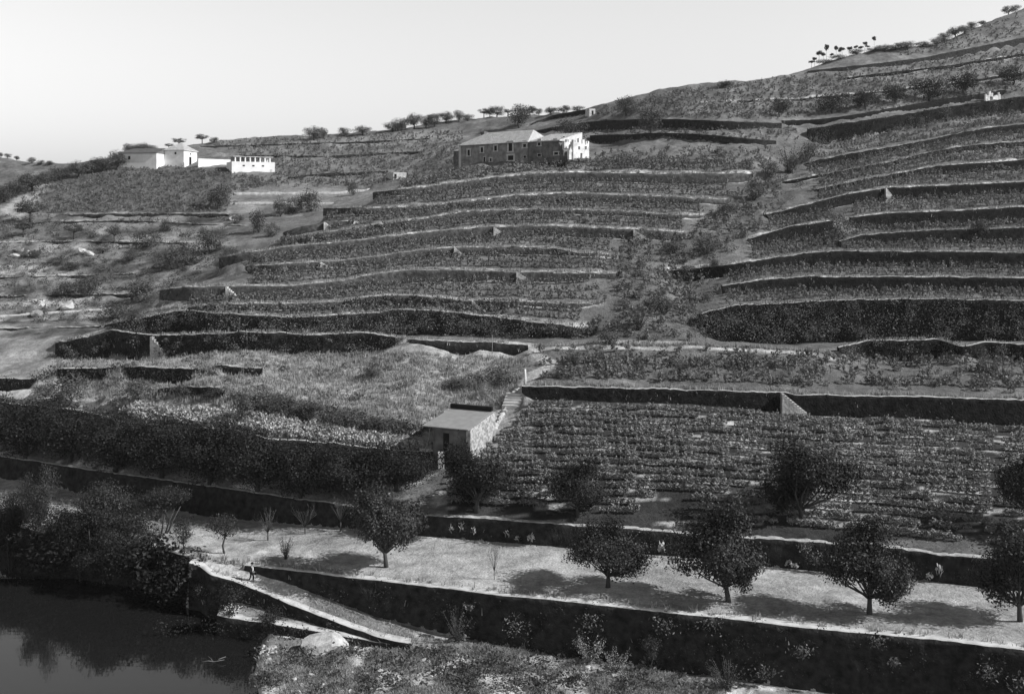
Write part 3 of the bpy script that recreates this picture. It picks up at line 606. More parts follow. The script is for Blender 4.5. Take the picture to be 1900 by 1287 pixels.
def tree_template(kind, seed):
    rg = np.random.default_rng(seed); rr = random.Random(seed); tb = MB(); stack = []
    def limbs(base, K, n, r0, fork):
        for q in rr.sample(range(len(K)), min(n, len(K))):
            e = Vector(K[q]); s = Vector(base) + Vector((0, 0, rr.uniform(-.04, .02)))
            m = s.lerp(e, .5) + Vector((rr.uniform(-.05, .05), rr.uniform(-.05, .05), -.02))
            tb.tube([s, m, e], [r0, r0 * .6, r0 * .2], 5)
    lean = (rr.uniform(-.05, .05), rr.uniform(-.04, .04))
    if kind == 'orange':
        tf = .27
        lobes = []; K = []
        nl = rr.randint(9, 12)
        for q in range(nl):
            a_ = q * 2.4 + rr.uniform(-.4, .4); zz = .3 + .52 * ((q * .618) % 1); rad_ = (.34 if zz < .62 else .22) * rr.uniform(.75, 1.1); sz = rr.uniform(.17, .26)
            c_, k_ = clump_cloud(rg, (math.cos(a_) * rad_, math.sin(a_) * rad_, zz), (sz, sz, sz * rr.uniform(.85, 1.15)), 1250, .42, 16, .5); lobes.append(c_); K.append(k_)
        C1 = np.concatenate(lobes); K = np.concatenate(K)
        C2, _ = clump_cloud(rg, (0, 0, .55), (.3, .3, .28), 2200, .45, 14, .2)
        for c_ in (C1, C2): c_[:, :2] *= (.62 + .38 * sstep(.18, .5, c_[:, 2]))[:, None]
        # upright shoots
        sh = []
        for _ in range(210):
            q = K[rr.randrange(len(K))]
            if q[2] < .45: continue
            L = rr.uniform(.06, .17); t = rg.random(14)
            sh.append(q + np.stack([rg.normal(size=14) * .008 + t * rr.uniform(-.03, .03), rg.normal(size=14) * .008, .03 + t * L], 1) + rg.normal(size=3) * .06)
        C = np.concatenate([C1, C2] + sh); vs = leaf_quads(C, .019 + .016 * rg.random(len(C)), (.6), .4, rg, outward(C, K, (0, 0, .45)))
        top = (lean[0], lean[1], tf)
        tb.tube([(0, 0, -.03), (lean[0] * .4, lean[1] * .4, tf * .5), top], [.03, .022, .02], 8); limbs((lean[0] * .5, lean[1] * .5, tf * .62), K, 18, .011, .4)
    elif kind == 'grove':
        C1, K = clump_cloud(rg, (0, 0, .54), (.58, .58, .52), 7500, .28, 44, .5)
        C2, _ = clump_cloud(rg, (0, 0, .5), (.46, .46, .44), 4500, .45, 16, .2)
        C = np.concatenate([C1, C2]); C = C[C[:, 2] > .03]; vs = leaf_quads(C, .02 + .018 * rg.random(len(C)), .6, .1, rg, outward(C, K, (0, 0, .4)))
        tb.tube([(0, 0, -.03), (0, 0, .14), (lean[0], lean[1], .35)], [.035, .028, .02], 7); limbs((lean[0], lean[1], .3), K, 8, .014, .4)
    elif kind == 'willow':
        parts = []; K = []
        for _ in range(7):
            x, y = rg.normal(size=2) * .2; z = rr.uniform(.25, .8); s = rr.uniform(.2, .3)
            c, k = clump_cloud(rg, (x, y, z), (s, s, s * .85), 1700, .45, 14, .3); parts.append(c); K.append(k)
        K = np.concatenate(K); C = np.concatenate(parts); vs = leaf_quads(C, .016 + .02 * rg.random(len(C)), .4, .35, rg, outward(C, K, (0, 0, .3)), .7)
        for _ in range(3):
            a, b = rg.normal(size=2) * .04; tb.tube([(a, b, -.15), (a * 2, b * 2, .2), (a * 3, b * 3, .45)], [.013, .01, .005], 6)
        limbs((0, 0, .25), K, 18, .008, .4)
    elif kind == 'slender':
        C, K = clump_cloud(rg, (0, 0, .68), (.46, .46, .3), 1500, .35, 16, .3)
        vs = leaf_quads(C, .03 + .03 * rg.random(len(C)), .55, .1, rg, outward(C, K, (0, 0, .4)), .6)
        tb.tube([(0, 0, -.03), (.05, 0, .2), (-.02, .02, .42), (0, 0, .6)], [.03, .024, .018, .012], 6); limbs((-.02, .02, .42), K, 8, .012, .4)
    elif kind == 'umbrella':
        C, K = clump_cloud(rg, (0, 0, .74), (.54, .54, .3), 1600, .3, 20, .4, flat=.6)
        vs = leaf_quads(C, .04 + .03 * rg.random(len(C)), .6, 0, rg, outward(C, K, (0, 0, .4)), .6)
        tb.tube([(0, 0, -.05), (lean[0], 0, .3), (0, 0, .62)], [.035, .03, .024], 6); limbs((lean[0], 0, .45), K, 9, .018, .4)
    elif kind == 'round':
        C, K = clump_cloud(rg, (0, 0, .54), (.56, .56, .5), 2600, .34, 26, .3, zlo=.1)
        vs = leaf_quads(C, .035 + .03 * rg.random(len(C)), .6, .1, rg, outward(C, K, (0, 0, .4)), .6)
        tb.tube([(0, 0, -.06), (lean[0], 0, .2), (0, 0, .45)], [.04, .03, .02], 6); limbs((0, 0, .25), K, 8, .016, .4)
    elif kind == 'pine':
        C, K = clump_cloud(rg, (lean[0] * 2, 0, .84), (.45, .45, .17), 420, .5, 8, .3)
        vs = leaf_quads(C, .08 + .08 * rg.random(len(C)), .6, 0, rg)
        tb.tube([(0, 0, -.05), (lean[0], 0, .4), (lean[0] * 2, 0, .85)], [.03, .022, .016], 5)
    elif kind == 'bush':
        C, K = clump_cloud(rg, (0, 0, .42), (.5, .5, .55), 1500, .32, 22, .4, zlo=-.05)
        vs = leaf_quads(C, .04 + .04 * rg.random(len(C)), .55, .2, rg, outward(C, K, (0, 0, .4)), .6); limbs((0, 0, 0), K, 6, .012, .4)
    elif kind == 'feather':
        n = 26; pts = []
        for _ in range(n):
            a = rr.uniform(0, 6.28); s = rr.uniform(.1, .5); e = np.array((math.cos(a) * s, math.sin(a) * s, rr.uniform(.5, 1)))
            t = rg.random((42, 1)); pts.append(t * e * np.array((1, 1, 1)) + rg.normal(size=(42, 3)) * .035 * (1.2 - .5 * t))
            tb.tube([(0, 0, -.03), tuple(e * .5 + np.array((0, 0, .05))), tuple(e)], [.008, .006, .003], 4)
        C = np.concatenate(pts); vs = leaf_quads(C, .035 + .03 * rg.random(len(C)), .4, .4, rg)
    elif kind == 'bare':
        pts = []
        for _ in range(18):
            a = rr.uniform(0, 6.28); s = rr.uniform(.08, .5); e = Vector((math.cos(a) * s, math.sin(a) * s, rr.uniform(.65, 1)))
            m = Vector((e.x * .45, e.y * .45, .5)); b = Vector((0, 0, .22)); tb.tube([b, m, e], [.008, .005, .002], 4)
            for _ in range(3):
                p = m.lerp(e, rr.random()); f = p + Vector((rr.uniform(-.1, .1), rr.uniform(-.1, .1), rr.uniform(.08, .2))); tb.tube([p, f], [.003, .0015], 3)
                pts += [tuple(f.lerp(p, rr.random())) for _ in range(4)]
        tb.tube([(0, 0, -.04), (0, 0, .25)], [.022, .018], 6)
        vs = leaf_quads(np.array(pts), .03, .5, .2, rg)
    elif kind == 'kale':
        pts = [];
        for k in range(16):
            a = k * 2.4; z = .45 + .5 * k / 16; s = .32 * (1.1 - .5 * k / 16); pts.append((math.cos(a) * s, math.sin(a) * s, z))
        vs = leaf_quads(np.array(pts), .42, .6, .1, rg); tb.tube([(0, 0, -.05), (.02, 0, .5), (0, 0, .95)], [.05, .04, .02], 5)
    return vs, tb
LEAFMAT = dict(orange=M_LEAF_ORANGE, grove=M_LEAF_DARK, willow=M_LEAF_WILLOW, slender=M_LEAF_WILLOW, umbrella=M_LEAF_HILL, round=M_LEAF_HILL, pine=M_LEAF_HILL, bush=M_LEAF_SCRUB, feather=M_LEAF_SCRUB, bare=M_TWIG, kale=M_LEAF_PALE)
NVAR = dict(orange=4, grove=4, willow=4, slender=2, umbrella=2, round=3, pine=3, bush=4, feather=3, bare=3, kale=3)
TPL = {}
def template(kind, k):
    k = k % NVAR[kind]
    if (kind, k) not in TPL:
        vs, tb = tree_template(kind, 100 + k * 7 + len(kind) * 13)
        TPL[(kind, k)] = (mesh_np("crown", vs, quads_for(len(vs) // 4), LEAFMAT[kind]), tb.mesh("trunk", M_TWIG if kind in ('bare', 'feather') else M_BARK, smooth=True))
    return TPL[(kind, k)]
_tk = [0]
def tree(kind, u, vb, w, h, label, name="tree", cat="tree", group=None, y0=70, Y=None, pos=None, mat=None, crown="crown", trunk="trunk", ws=1.0):
    """u, vb: where the trunk meets the ground in the photo; w, h: crown width and full height in photo pixels"""
    _tk[0] += 1; k = _tk[0]
    p = pos or (foot(u, vb, y0) if Y is None else Vector(((u - UC) * Y / FPX, Y, float(ground(u, Y)))))
    s = p.y / FPX; cm, tm = template(kind, k)
    t = empty(name, p, label, cat, group, rz=rnd.uniform(0, 6.28)); t.scale = (w * s * ws, w * s * ws, h * s)
    c = link(crown, cm, t); link(trunk, tm, t)
    if mat:
        c.data = cm if cm.materials[0] == mat else TPL.setdefault((kind, k % NVAR[kind], mat.name), None) or cm.copy()
        if TPL.get((kind, k % NVAR[kind], mat.name), 1) is None: c.data.materials[0] = mat; TPL[(kind, k % NVAR[kind], mat.name)] = c.data
    return t
OT = "orange trees in a row on the sunlit field"
tree('orange', 717, 1052, 165, 160, "rounded orange tree on the sunlit field, leftmost of the five", "orange_tree", group=OT)
tree('orange', 1128, 1089, 172, 122, "low wide orange tree on the field, shortest of the five", "orange_tree", group=OT)
tree('orange', 1352, 1116, 190, 186, "tall orange tree with a slanting trunk, middle of the five on the field", "orange_tree", group=OT).rotation_euler = (0, -.13, 0)
tree('orange', 1613, 1139, 186, 172, "orange tree with forking lower limbs and a straight trunk, second from the right edge", "orange_tree", group=OT)
tree('orange', 1893, 1152, 190, 192, "dark orange tree cut off by the right edge of the photo", "orange_tree", group=OT)
VT = "dark trees on the wall edge of the lower vineyard"
tree('orange', 884, 950, 165, 128, "wide dark tree beside the small shed at the lower vineyard's left corner", "orchard_tree", group=VT, y0=107, mat=M_LEAF_DARK)
tree('orange', 1072, 958, 128, 106, "dark tree at the vineyard edge above the shortest field tree", "orchard_tree", group=VT, y0=107, mat=M_LEAF_DARK)
tree('orange', 1488, 1000, 190, 150, "large dark tree standing in the lower vineyard above the middle of the field", "orchard_tree", group=VT, y0=104, mat=M_LEAF_DARK)
tree('orange', 1930, 1030, 150, 150, "dark tree in the vineyard at the right edge of the photo", "orchard_tree", group=VT, y0=100, mat=M_LEAF_DARK)
ORD = ["first", "second", "third", "fourth", "fifth", "sixth", "seventh", "eighth", "ninth", "tenth", "eleventh", "twelfth", "thirteenth", "fourteenth", "fifteenth", "sixteenth", "seventeenth", "eighteenth", "nineteenth", "twentieth"]
GR = "dark evergreen trees of the orange grove"
for i, (u, vb, w, h) in enumerate([(-40, 0, 140, 110), (48, 0, 140, 112), (130, 0, 135, 104), (215, 0, 145, 112), (300, 0, 140, 112), (390, 0, 150, 122), (478, 0, 145, 118), (558, 0, 140, 110), (640, 0, 140, 100), (735, 0, 130, 92)]):
    vb = np.interp(u, LN['W2'].tu, LN['W2'].tv) - 3 - (i % 3) * 2
    tree('grove', u, vb, w, h, f"{ORD[i]} dark tree from the left in the front row of the orange grove", "orange_tree", group=GR, y0=115)
for i, (u, vb, w, h) in enumerate([(10, 816, 120, 62), (95, 822, 115, 58), (185, 832, 120, 70), (268, 840, 110, 54), (350, 850, 120, 58), (437, 860, 125, 68), (520, 870, 115, 46), (600, 876, 110, 46), (690, 884, 105, 50), (770, 884, 85, 42)]):
    tree('grove', u, vb, w, h, f"{ORD[i]} dark tree from the left in the back row of the orange grove", "orange_tree", group=GR, y0=118)
WL = "leafy trees along the river wall"
for u, vb, w, h, lab in [(20, 1000, 95, 110, "leafy riverside tree at the left edge above the water"), (68, 1005, 80, 160, "tall slender riverside tree near the left edge with a dark top"),
                         (172, 1035, 170, 150, "broad leafy riverside tree leaning over the wall, between two other willows"), (292, 988, 150, 100, "wide crowned leafy tree on the sunlit field behind the river wall"),
                         (240, 1040, 140, 115, "leafy shrub tree hanging over the river wall beside the field path"), (120, 1035, 120, 110, "low leafy tree on the river wall under the taller willows")]:
    tree('willow', u, vb, w, h, lab, "willow_tree", group=WL, y0=95)
tree('slender', 342, 1037, 48, 92, "slim crooked tree leaning on the corner of the river wall", "small_tree", y0=98)
tree('slender', 416, 1026, 82, 78, "small round tree with a bent trunk casting shade on the field", "small_tree", y0=98, mat=M_LEAF_ORANGE)
for u, vb, w, h, lab in [(497, 1002, 60, 62, "bare fan of twigs at the back of the field, left of two others"), (566, 990, 60, 55, "bare thin sapling in the shade of the grove wall, between two others"), (632, 985, 62, 72, "bare leafless sapling close behind the leftmost orange tree"),
                         (917, 1075, 34, 70, "feathery thin sapling alone in the middle of the sunlit field"), (686, 1130, 44, 52, "thin leafless sapling growing on the grass beside the ramp wall")]:
    tree('bare', u, vb, w, h, lab, "sapling", "sapling", y0=92, crown="twig_leaves")
tree('feather', 530, 1037, 40, 46, "small green shrub alone on the field above the ramp", "shrub", "shrub", y0=98, crown="foliage", trunk="stems")
tree('feather', 848, 1192, 62, 66, "leafy bush at the foot of the tall river wall beside the ramp end", "shrub", "shrub", y0=86, crown="foliage", trunk="stems")
tree('feather', 1090, 1232, 80, 66, "pale upright brushwood on the river bank against the dark wall", "shrub", "shrub", y0=80, crown="foliage", trunk="stems", mat=M_GRASS)
tree('feather', 1140, 1250, 70, 50, "pale low brushwood on the bank right of the taller pale brushwood", "shrub", "shrub", y0=80, crown="foliage", trunk="stems", mat=M_GRASS)
tree('slender', 1210, 1252, 50, 78, "thin dark sapling standing against the tall river wall", "sapling", "sapling", y0=80)
tree('feather', 1350, 1280, 80, 56, "grassy bush on the bank at the bottom right of centre", "shrub", "shrub", y0=76, crown="foliage", trunk="stems")
for i, (u, vb, h) in enumerate([(838, 996, 26), (857, 998, 32), (880, 1001, 26), (941, 1005, 24), (985, 1012, 24), (962, 1008, 16), (1228, 1034, 30), (1464, 1056, 18), (1475, 1058, 14), (1725, 1080, 20), (1743, 1078, 34), (1770, 1080, 28)]):
    side = "left of the shortest tree" if i < 6 else "right of the shortest tree"
    k = i if i < 6 else i - 6
    tree('kale', u, vb, 17, h, f"{ORD[k]} kale plant from the left at the field's back wall, {side}", "kale_plant", "plant", "kale plants along the back wall of the field", y0=96, crown="leaves", trunk="stalk")
for u, vb, w, h, lab in [(205, 1095, 160, 120, "dark drooping bush on the river wall under the broad leaning willow"), (285, 1100, 150, 120, "dark bush on the river wall left of the wall corner"), (95, 1078, 160, 110, "dark bush on the river wall under the slender dark topped tree"), (20, 1064, 150, 110, "dark bush on the river wall at the left edge of the photo"),
                         (348, 1128, 110, 100, "dark bush at the water below the ramp's corner"), (425, 1140, 76, 56, "leafy dark shrub on the ramp wall between ramp and lower path"), (385, 1128, 50, 50, "pale leafy shrub at the corner of the ramp wall"), (150, 1085, 120, 140, "tall dark shrub on the river wall left of the broad willow"), (330, 1165, 130, 60, "dark scrub on the lower path's end over the water"), (500, 1165, 60, 40, "dark scrub on the lower path below the ramp's middle")]:
    pp = P(u, vb, float(LN['W1'].at(min(u, 355))[0]) - 1.0) if u < 352 else foot(u, vb, 94); pp.z = max(pp.z, .2)
    tree('willow' if u in (150, 205, 20) else 'bush', u, vb, w, h, lab, "shrub", "shrub", "shrubs hanging along the river wall", pos=pp, crown="foliage", trunk="stems", mat=M_LEAF_DARK if u != 385 else M_LEAF_SCRUB)
# left valley side
for u, vb, w, h, lab in [(56, 412, 58, 36, "wide flat fruit tree highest on the left valley side"), (43, 440, 46, 30, "small fruit tree at the left edge below the widest fruit tree"), (137, 444, 40, 28, "small umbrella shaped fruit tree between the two rock outcrops"), (212, 452, 30, 34, "thin faint fruit tree right of the umbrella shaped one")]:
    tree('umbrella', u, vb, w, h, lab, "fruit_tree", y0=170, group="small fruit trees on the left valley side")
tree('round', 405, 388, 48, 46, "dark round tree casting a black shadow below the white block", "tree", y0=180)
for u, vb, w, h, lab in [(273, 458, 64, 36, "wide dark bush in the middle of the left valley side"), (308, 430, 26, 22, "small dark bush above the widest bush of the left valley"), (117, 550, 48, 30, "left of two dark bushes beside the pale rubble"), (165, 548, 56, 46, "right and taller of two dark bushes beside the pale rubble"),
                         (345, 492, 60, 46, "dark bush in the hollow under the spur's left shoulder"), (318, 500, 46, 40, "grey bush in the hollow left of the darkest bush"), (390, 470, 60, 46, "feathery grey bush next to the spur's left edge"), (262, 560, 56, 50, "large bush at the lower end of the gully on the left"), (215, 596, 56, 44, "dark bush at the left tip of the lowest spur terrace"),
                         (250, 602, 46, 30, "low bush on the left tip of the spur above the cart track"), (480, 432, 42, 44, "dark bush at the upper left shoulder of the spur"), (520, 402, 26, 42, "narrow dark tree at the head of the left gully"), (543, 396, 26, 34, "second narrow dark tree at the head of the left gully"),
                         (578, 392, 46, 44, "round dark bush just left of the second terrace end"), (655, 362, 26, 26, "small dark bush below the little stone hut"), (440, 415, 30, 22, "small bush under the tree with the black shadow"), (505, 440, 30, 30, "dark bush beside the small left shoulder wall"), (560, 388, 30, 32, "third dark bush at the head of the left gully"),
                         (60, 478, 40, 14, "low bush among rocks at the left edge"), (190, 470, 30, 14, "low dark bush under the thin fruit tree"), (105, 490, 34, 14, "low bush beside the pale footpath on the left"), (135, 500, 40, 18, "scrubby low bush below the pale footpath on the left"), (240, 485, 36, 22, "grey bush between the footpath and the hollow"), (410, 500, 30, 20, "low bush right beside the left end of the fourth spur wall")]:
    tree('bush', u, vb, w, h, lab, "bush", "bush", y0=165, crown="foliage", trunk="stems", mat=M_LEAF_HILL if u > 500 else None)
# bushes of the grass hill and its edge
for u, vb, w, h, lab in [(128, 752, 90, 66, "leafy bush tree in front of the short wall, left of the grass hill"), (258, 742, 70, 40, "rounded grassy mound bush at the foot of the grass hill"), (455, 785, 50, 56, "dark upright bush at the lower left end of the pale crops"), (690, 700, 34, 24, "small dark bush in the middle of the grass hill"),
                         (920, 712, 80, 34, "dark overhanging bush below the footpath bend"), (845, 722, 60, 24, "grey bush left of the dark overhanging bush"), (580, 775, 70, 34, "dark bush on the lower edge of the grass hill"), (640, 790, 70, 34, "dark bush on the lower edge of the grass hill, next to the shed side"), (520, 760, 70, 30, "dark bush on the lower edge of the grass hill, left of two others"),
                         (700, 795, 60, 24, "dark low bush behind the pale crops close to the shed"), (400, 738, 60, 22, "dark low bush between the lowest small wall and the crops"), (85, 735, 50, 30, "low grey bush at the left under the short edge wall"), (340, 735, 50, 22, "low bush under the lowest small wall of the grass hill"), (850, 822, 36, 44, "leafless grey bush in front of the shed door")]:
    tree('bush', u, vb, w, h, lab, "bush", "bush", y0=118, crown="foliage", trunk="stems")
tree('feather', 895, 745, 26, 46, "pale upright weeds above the shed roof beside the steps", "shrub", "shrub", y0=122, crown="foliage", trunk="stems", mat=M_GRASS)
# gully bushes
for u, vb, w, h, lab in [(1465, 322, 70, 56, "large feathery bush at the top of the gully"), (1500, 300, 50, 40, "feathery bush at the top of the gully beside a wall end"), (1430, 330, 40, 36, "grey bush at the top of the gully, left of the large feathery one"), (1400, 372, 50, 36, "grey bush in the upper gully near the right spur"), (1350, 400, 40, 30, "low bush in the upper gully"),
                         (1560, 448, 44, 56, "bush growing at the square wall end on the right spur"), (1310, 470, 60, 36, "bush in the middle gully beside a wall"), (1270, 520, 50, 30, "low bush in the lower gully"), (1250, 470, 50, 30, "low bush on the left side of the middle gully"), (1185, 612, 70, 50, "palm like spiky bush at the mouth of the gully"), (1230, 580, 50, 36, "bush just above the mouth of the gully"),
                         (1330, 505, 26, 24, "small bush hanging over a wall at the gully's right side"), (1130, 640, 50, 30, "dark bush at the end of the cart track under the gully"), (1065, 680, 60, 36, "dark bush beside the footpath bend at the vineyard"), (1580, 600, 44, 46, "pale feathery bush hanging on the tall overgrown wall"), (1690, 620, 40, 66, "tall pale creeper on the tall overgrown wall"), (1835, 700, 60, 46, "spiky bush beside the hump wall at the right"),
                         (1265, 690, 50, 24, "dark bush on the slope under the cart track"), (1385, 670, 60, 26, "grassy bush on the slope under the cart track, right of the darker one"), (1820, 440, 40, 36, "bare grey bush on a dark wall at the right edge")]:
    tree('feather' if u % 2 else 'bush', u, vb, w, h, lab, "bush", "bush", y0=125, crown="foliage", trunk="stems")
# trees of the slopes and the skyline
MT = "round trees in a row on the upper right slope"
for i, (u, vb, w, h) in enumerate([(1447, 217, 40, 34), (1544, 211, 60, 38), (1606, 202, 54, 34), (1662, 193, 54, 34), (1724, 187, 64, 42), (1789, 175, 58, 40), (1880, 158, 50, 34)]):
    tree('round', u, vb, w, h, f"{ORD[i]} round tree from the left in the row on the upper right slope", "olive_tree", group=MT, y0=200, mat=M_LEAF_WALL)
for u, vb, w, h, lab in [(1162, 216, 48, 36, "round dark tree on the slope right of the small pale hut"), (1207, 250, 52, 50, "tree with a visible trunk behind the end of the long wall"), (963, 238, 44, 44, "dark tree on the slope behind the long stone house"), (1058, 262, 62, 40, "dark tree growing over the roofless right end of the long stone house"), (1347, 164, 28, 15, "small dark bush tree on the smooth right skyline")]:
    tree('round', u, vb, w, h, lab, "tree", y0=195)
for u, vb, w, h, lab in [(375, 258, 27, 17, "small umbrella pine with two lobes on the left skyline"), (332, 266, 26, 16, "flat umbrella pine directly above the white farmhouse roof"), (313, 270, 20, 9, "low flat tree just left of the pine above the farmhouse roof")]:
    tree('umbrella', u, vb, w, h, lab, "pine_tree", y0=230)
SK = "trees along the skyline"
for i, (u, vb, w, h) in enumerate([(240, 286, 20, 20), (254, 285, 22, 20), (268, 284, 22, 20), (282, 282, 16, 14), (398, 262, 12, 10), (583, 258, 30, 24), (600, 254, 16, 18), (638, 250, 20, 15), (672, 248, 26, 16), (728, 242, 26, 16), (745, 240, 26, 22), (768, 236, 28, 26), (790, 234, 22, 20), (806, 232, 22, 22), (828, 226, 24, 20), (852, 224, 20, 20), (868, 222, 18, 12)]):
    tree('round', u, vb + 3, w * 1.3, h * 1.1, f"{ORD[i]} small tree from the left on the skyline between farmhouse and stone house", "skyline_tree", group=SK, y0=240)
for i, (u, vb, w, h) in enumerate([(898, 214, 20, 16), (909, 213, 18, 15), (922, 212, 24, 20), (942, 211, 14, 13), (983, 210, 22, 15), (1000, 211, 14, 12), (1022, 210, 22, 14), (1045, 208, 24, 14), (1072, 204, 20, 10)]):
    tree('umbrella' if i in (0, 3) else 'round', u, vb + 3, w * 1.25, h * 1.05, f"{ORD[i]} small tree from the left on the skyline directly above the long stone house", "skyline_tree", group=SK, y0=240)
for i, (u, vb, w, h) in enumerate([(-8, 300, 16, 11), (2, 291, 10, 9), (14, 294, 14, 9), (31, 297, 12, 9), (58, 304, 16, 12), (76, 306, 16, 9), (92, 307, 16, 9)]):
    tree('round', u, vb, w, h, f"{ORD[i]} tiny tree from the left on the far left skyline", "skyline_tree", group=SK, y0=260)
LH = "dark trees on the edge of the white farmhouse hill"
for i, (u, vb, w, h) in enumerate([(8, 372, 50, 30), (28, 362, 46, 28), (58, 352, 54, 34), (88, 338, 34, 22), (112, 332, 36, 26), (145, 326, 40, 30), (172, 318, 40, 24), (190, 315, 32, 28), (217, 312, 32, 36)]):
    tree('round', u, vb + 3, w * 1.2, h, f"{ORD[i]} dark tree from the left along the edge of the white farmhouse hill", "tree", group=LH, y0=225)
for u, vb, w, h, lab in [(1528, 118, 34, 9, "low dark bush under the left end of the pine cluster on the right skyline"), (1556, 110, 36, 9, "low dark bush under the middle of the pine cluster on the right skyline"), (1590, 100, 40, 10, "low dark bush under the right half of the pine cluster on the right skyline"), (1622, 96, 34, 10, "low dark bush right of the pine cluster on the right skyline")]:
    tree('bush', u, vb, w, h, lab, "bush", "bush", y0=260, crown="foliage", trunk="stems", mat=M_LEAF_HILL)
PN = "tiny pines on the right skyline"
for i, (u, vb, h) in enumerate([(1503, 116, 14), (1510, 117, 16), (1518, 117, 28), (1526, 112, 18), (1534, 112, 26), (1545, 110, 16), (1550, 107, 22), (1558, 104, 16), (1566, 101, 18), (1573, 99, 14), (1580, 97, 17), (1587, 95, 18), (1594, 95, 15), (1602, 93, 16), (1610, 92, 15), (1624, 91, 22)]):
    tree('pine', u + rnd.uniform(-3, 3), vb, rnd.uniform(8, 14), h * rnd.uniform(.75, 1.25), f"{ORD[i]} tiny pine from the left in the cluster on the right skyline", "pine_tree", group=PN, y0=260)
for i, (u, vb, w, h) in enumerate([(1642, 92, 24, 12), (1662, 90, 24, 12), (1683, 89, 28, 14), (1712, 84, 22, 10), (1738, 82, 20, 14), (1752, 76, 24, 17), (1772, 66, 26, 18), (1790, 58, 22, 14), (1803, 52, 18, 14), (1822, 42, 14, 8), (1871, 20, 18, 14), (1884, 15, 14, 12)]):
    tree('round', u, vb + 4, w * 1.35, h * 1.1, f"{ORD[i]} dark bush tree from the left along the steep ridge at the top right", "ridge_tree", group="bush trees along the ridge at the top right", y0=260)

# ------------------------------------------------------------------ vines
def vine_tpl(seed, n, size, hgt=1.25, wid=.55, yw=.38):
    rg = np.random.default_rng(seed); k = max(4, n // 9)
    K = rg.normal(size=(k, 3)) * np.array((wid * .5, wid * yw, .2 if yw < .3 else .26)) + np.array((0, 0, hgt * .52)); K[:, 2] = K[:, 2].clip(.3, hgt)
    C = K[rg.integers(0, k, n)] + rg.normal(size=(n, 3)) * (.13 if yw > .3 else .085)
    up = rg.random(n) < .15; C[up, 2] += rg.random(up.sum()) * .35
    C[:, 2] = C[:, 2].clip(.12, 1.7)
    V = leaf_quads(C, size * (.7 + .6 * rg.random(n)), .8, .1, rg)
    st = []
    for a, b, r in (((.02, 0, -.1), (.06, .03, hgt * .7), .03), ((-.1, 0, -.1), (-.09, .02, hgt * 1.15), .02)):
        a, b = np.array(a), np.array(b)
        for d in ((r, 0, 0), (0, r, 0)): d = np.array(d); st.append(np.array([a - d, a + d, b + d, b - d]))
    return np.concatenate([V] + st)
def rows_between(ka, kb, n, u0, u1, sp, lo=1.4, hi=.75, jit=.22):
    out = []
    us = np.arange(u0, u1, 1.5); Ya = LN[ka].at(us)[0] + lo; Yb = LN[kb].at(us)[0] - hi if kb else None
    for r in range(n):
        t = (r + .35) / (n - .4); Y = Ya + (Yb - Ya) * t; ok = Yb > Ya - .1
        x = (us - UC) * Y / FPX; s = np.concatenate([[0], np.cumsum(np.hypot(np.diff(x), np.diff(Y)))])
        for q in np.arange(rnd.random() * sp, s[-1], sp):
            q += rnd.uniform(-.2, .2) * sp; i = min(len(us) - 1, int(np.searchsorted(s, q)))
            if not ok[i] or rnd.random() < .05: continue
            out.append((us[i], Y[i] + rnd.gauss(0, jit)))
    return out
def scatter(poly, n, y0=70):
    us = [p[0] for p in poly]; vs = [p[1] for p in poly]; out = []
    for _ in range(n):
        u = rnd.uniform(min(us), max(us)); v = rnd.uniform(min(vs), max(vs))
        if inpoly(poly, np.array([u]), np.array([v]))[0]: out.append((u, hit(u, v, y0)))
    return out
def stamp(tpls, pts, smin=.75, smax=1.2, turn=6.283):
    """one mesh out of many copies of a few plants"""
    V = []
    for k, T in enumerate(tpls):
        q = np.array(pts[k::len(tpls)]);
        if not len(q): continue
        a = rng.random(len(q)) * turn; s = smin + (smax - smin) * rng.random(len(q)); c, d = np.cos(a) * s, np.sin(a) * s
        x = T[None, :, 0] * c[:, None] - T[None, :, 1] * d[:, None]; y = T[None, :, 0] * d[:, None] + T[None, :, 1] * c[:, None]; z = T[None, :, 2] * s[:, None]
        z = z + ground(q[:, 0], q[:, 1])[:, None]
        V.append(np.stack([x + ((q[:, 0] - UC) * q[:, 1] / FPX)[:, None], y + q[:, 1][:, None], z], -1).reshape(-1, 3))
    V = np.concatenate(V); return V, quads_for(len(V) // 4)
# the big lower vineyard: 17 straight rows
NROW = 15; low = []
LEFT = tab([(745, 992), (775, 965), (800, 938), (835, 890), (870, 850), (960, 815)])
uu = np.arange(790, 2250, 1.5)
Yw2 = LN['W2'].at(uu)[0] + 2.2; Yw4 = LN['W4'].at(uu)[0] - 1.4
for r in range(NROW):
    Y = Yw2 + (Yw4 - Yw2) * (r + .35) / NROW; x = (uu - UC) * Y / FPX; q = x[0]
    while q < x[-1]:
        q += rnd.uniform(.75, 1.0); u = float(np.interp(q, x, uu)); y = float(np.interp(q, x, Y)); v = HOR + (CAMZ - float(ground(u, y))) * FPX / y
        if u < np.interp(v, *LEFT) or (r < 2 and rnd.random() < .2) or rnd.random() < .04 or (1180 < u < 1290 and v > 925) or (1846 < u < 1858 and v > 790): continue
        low.append((u, y + rnd.gauss(0, .06)))
low.sort(key=lambda p: p[1])
front = [p for p in low if p[0] < 1920][:300]; fs = set(front); rest_low = [p for p in low if p not in fs]
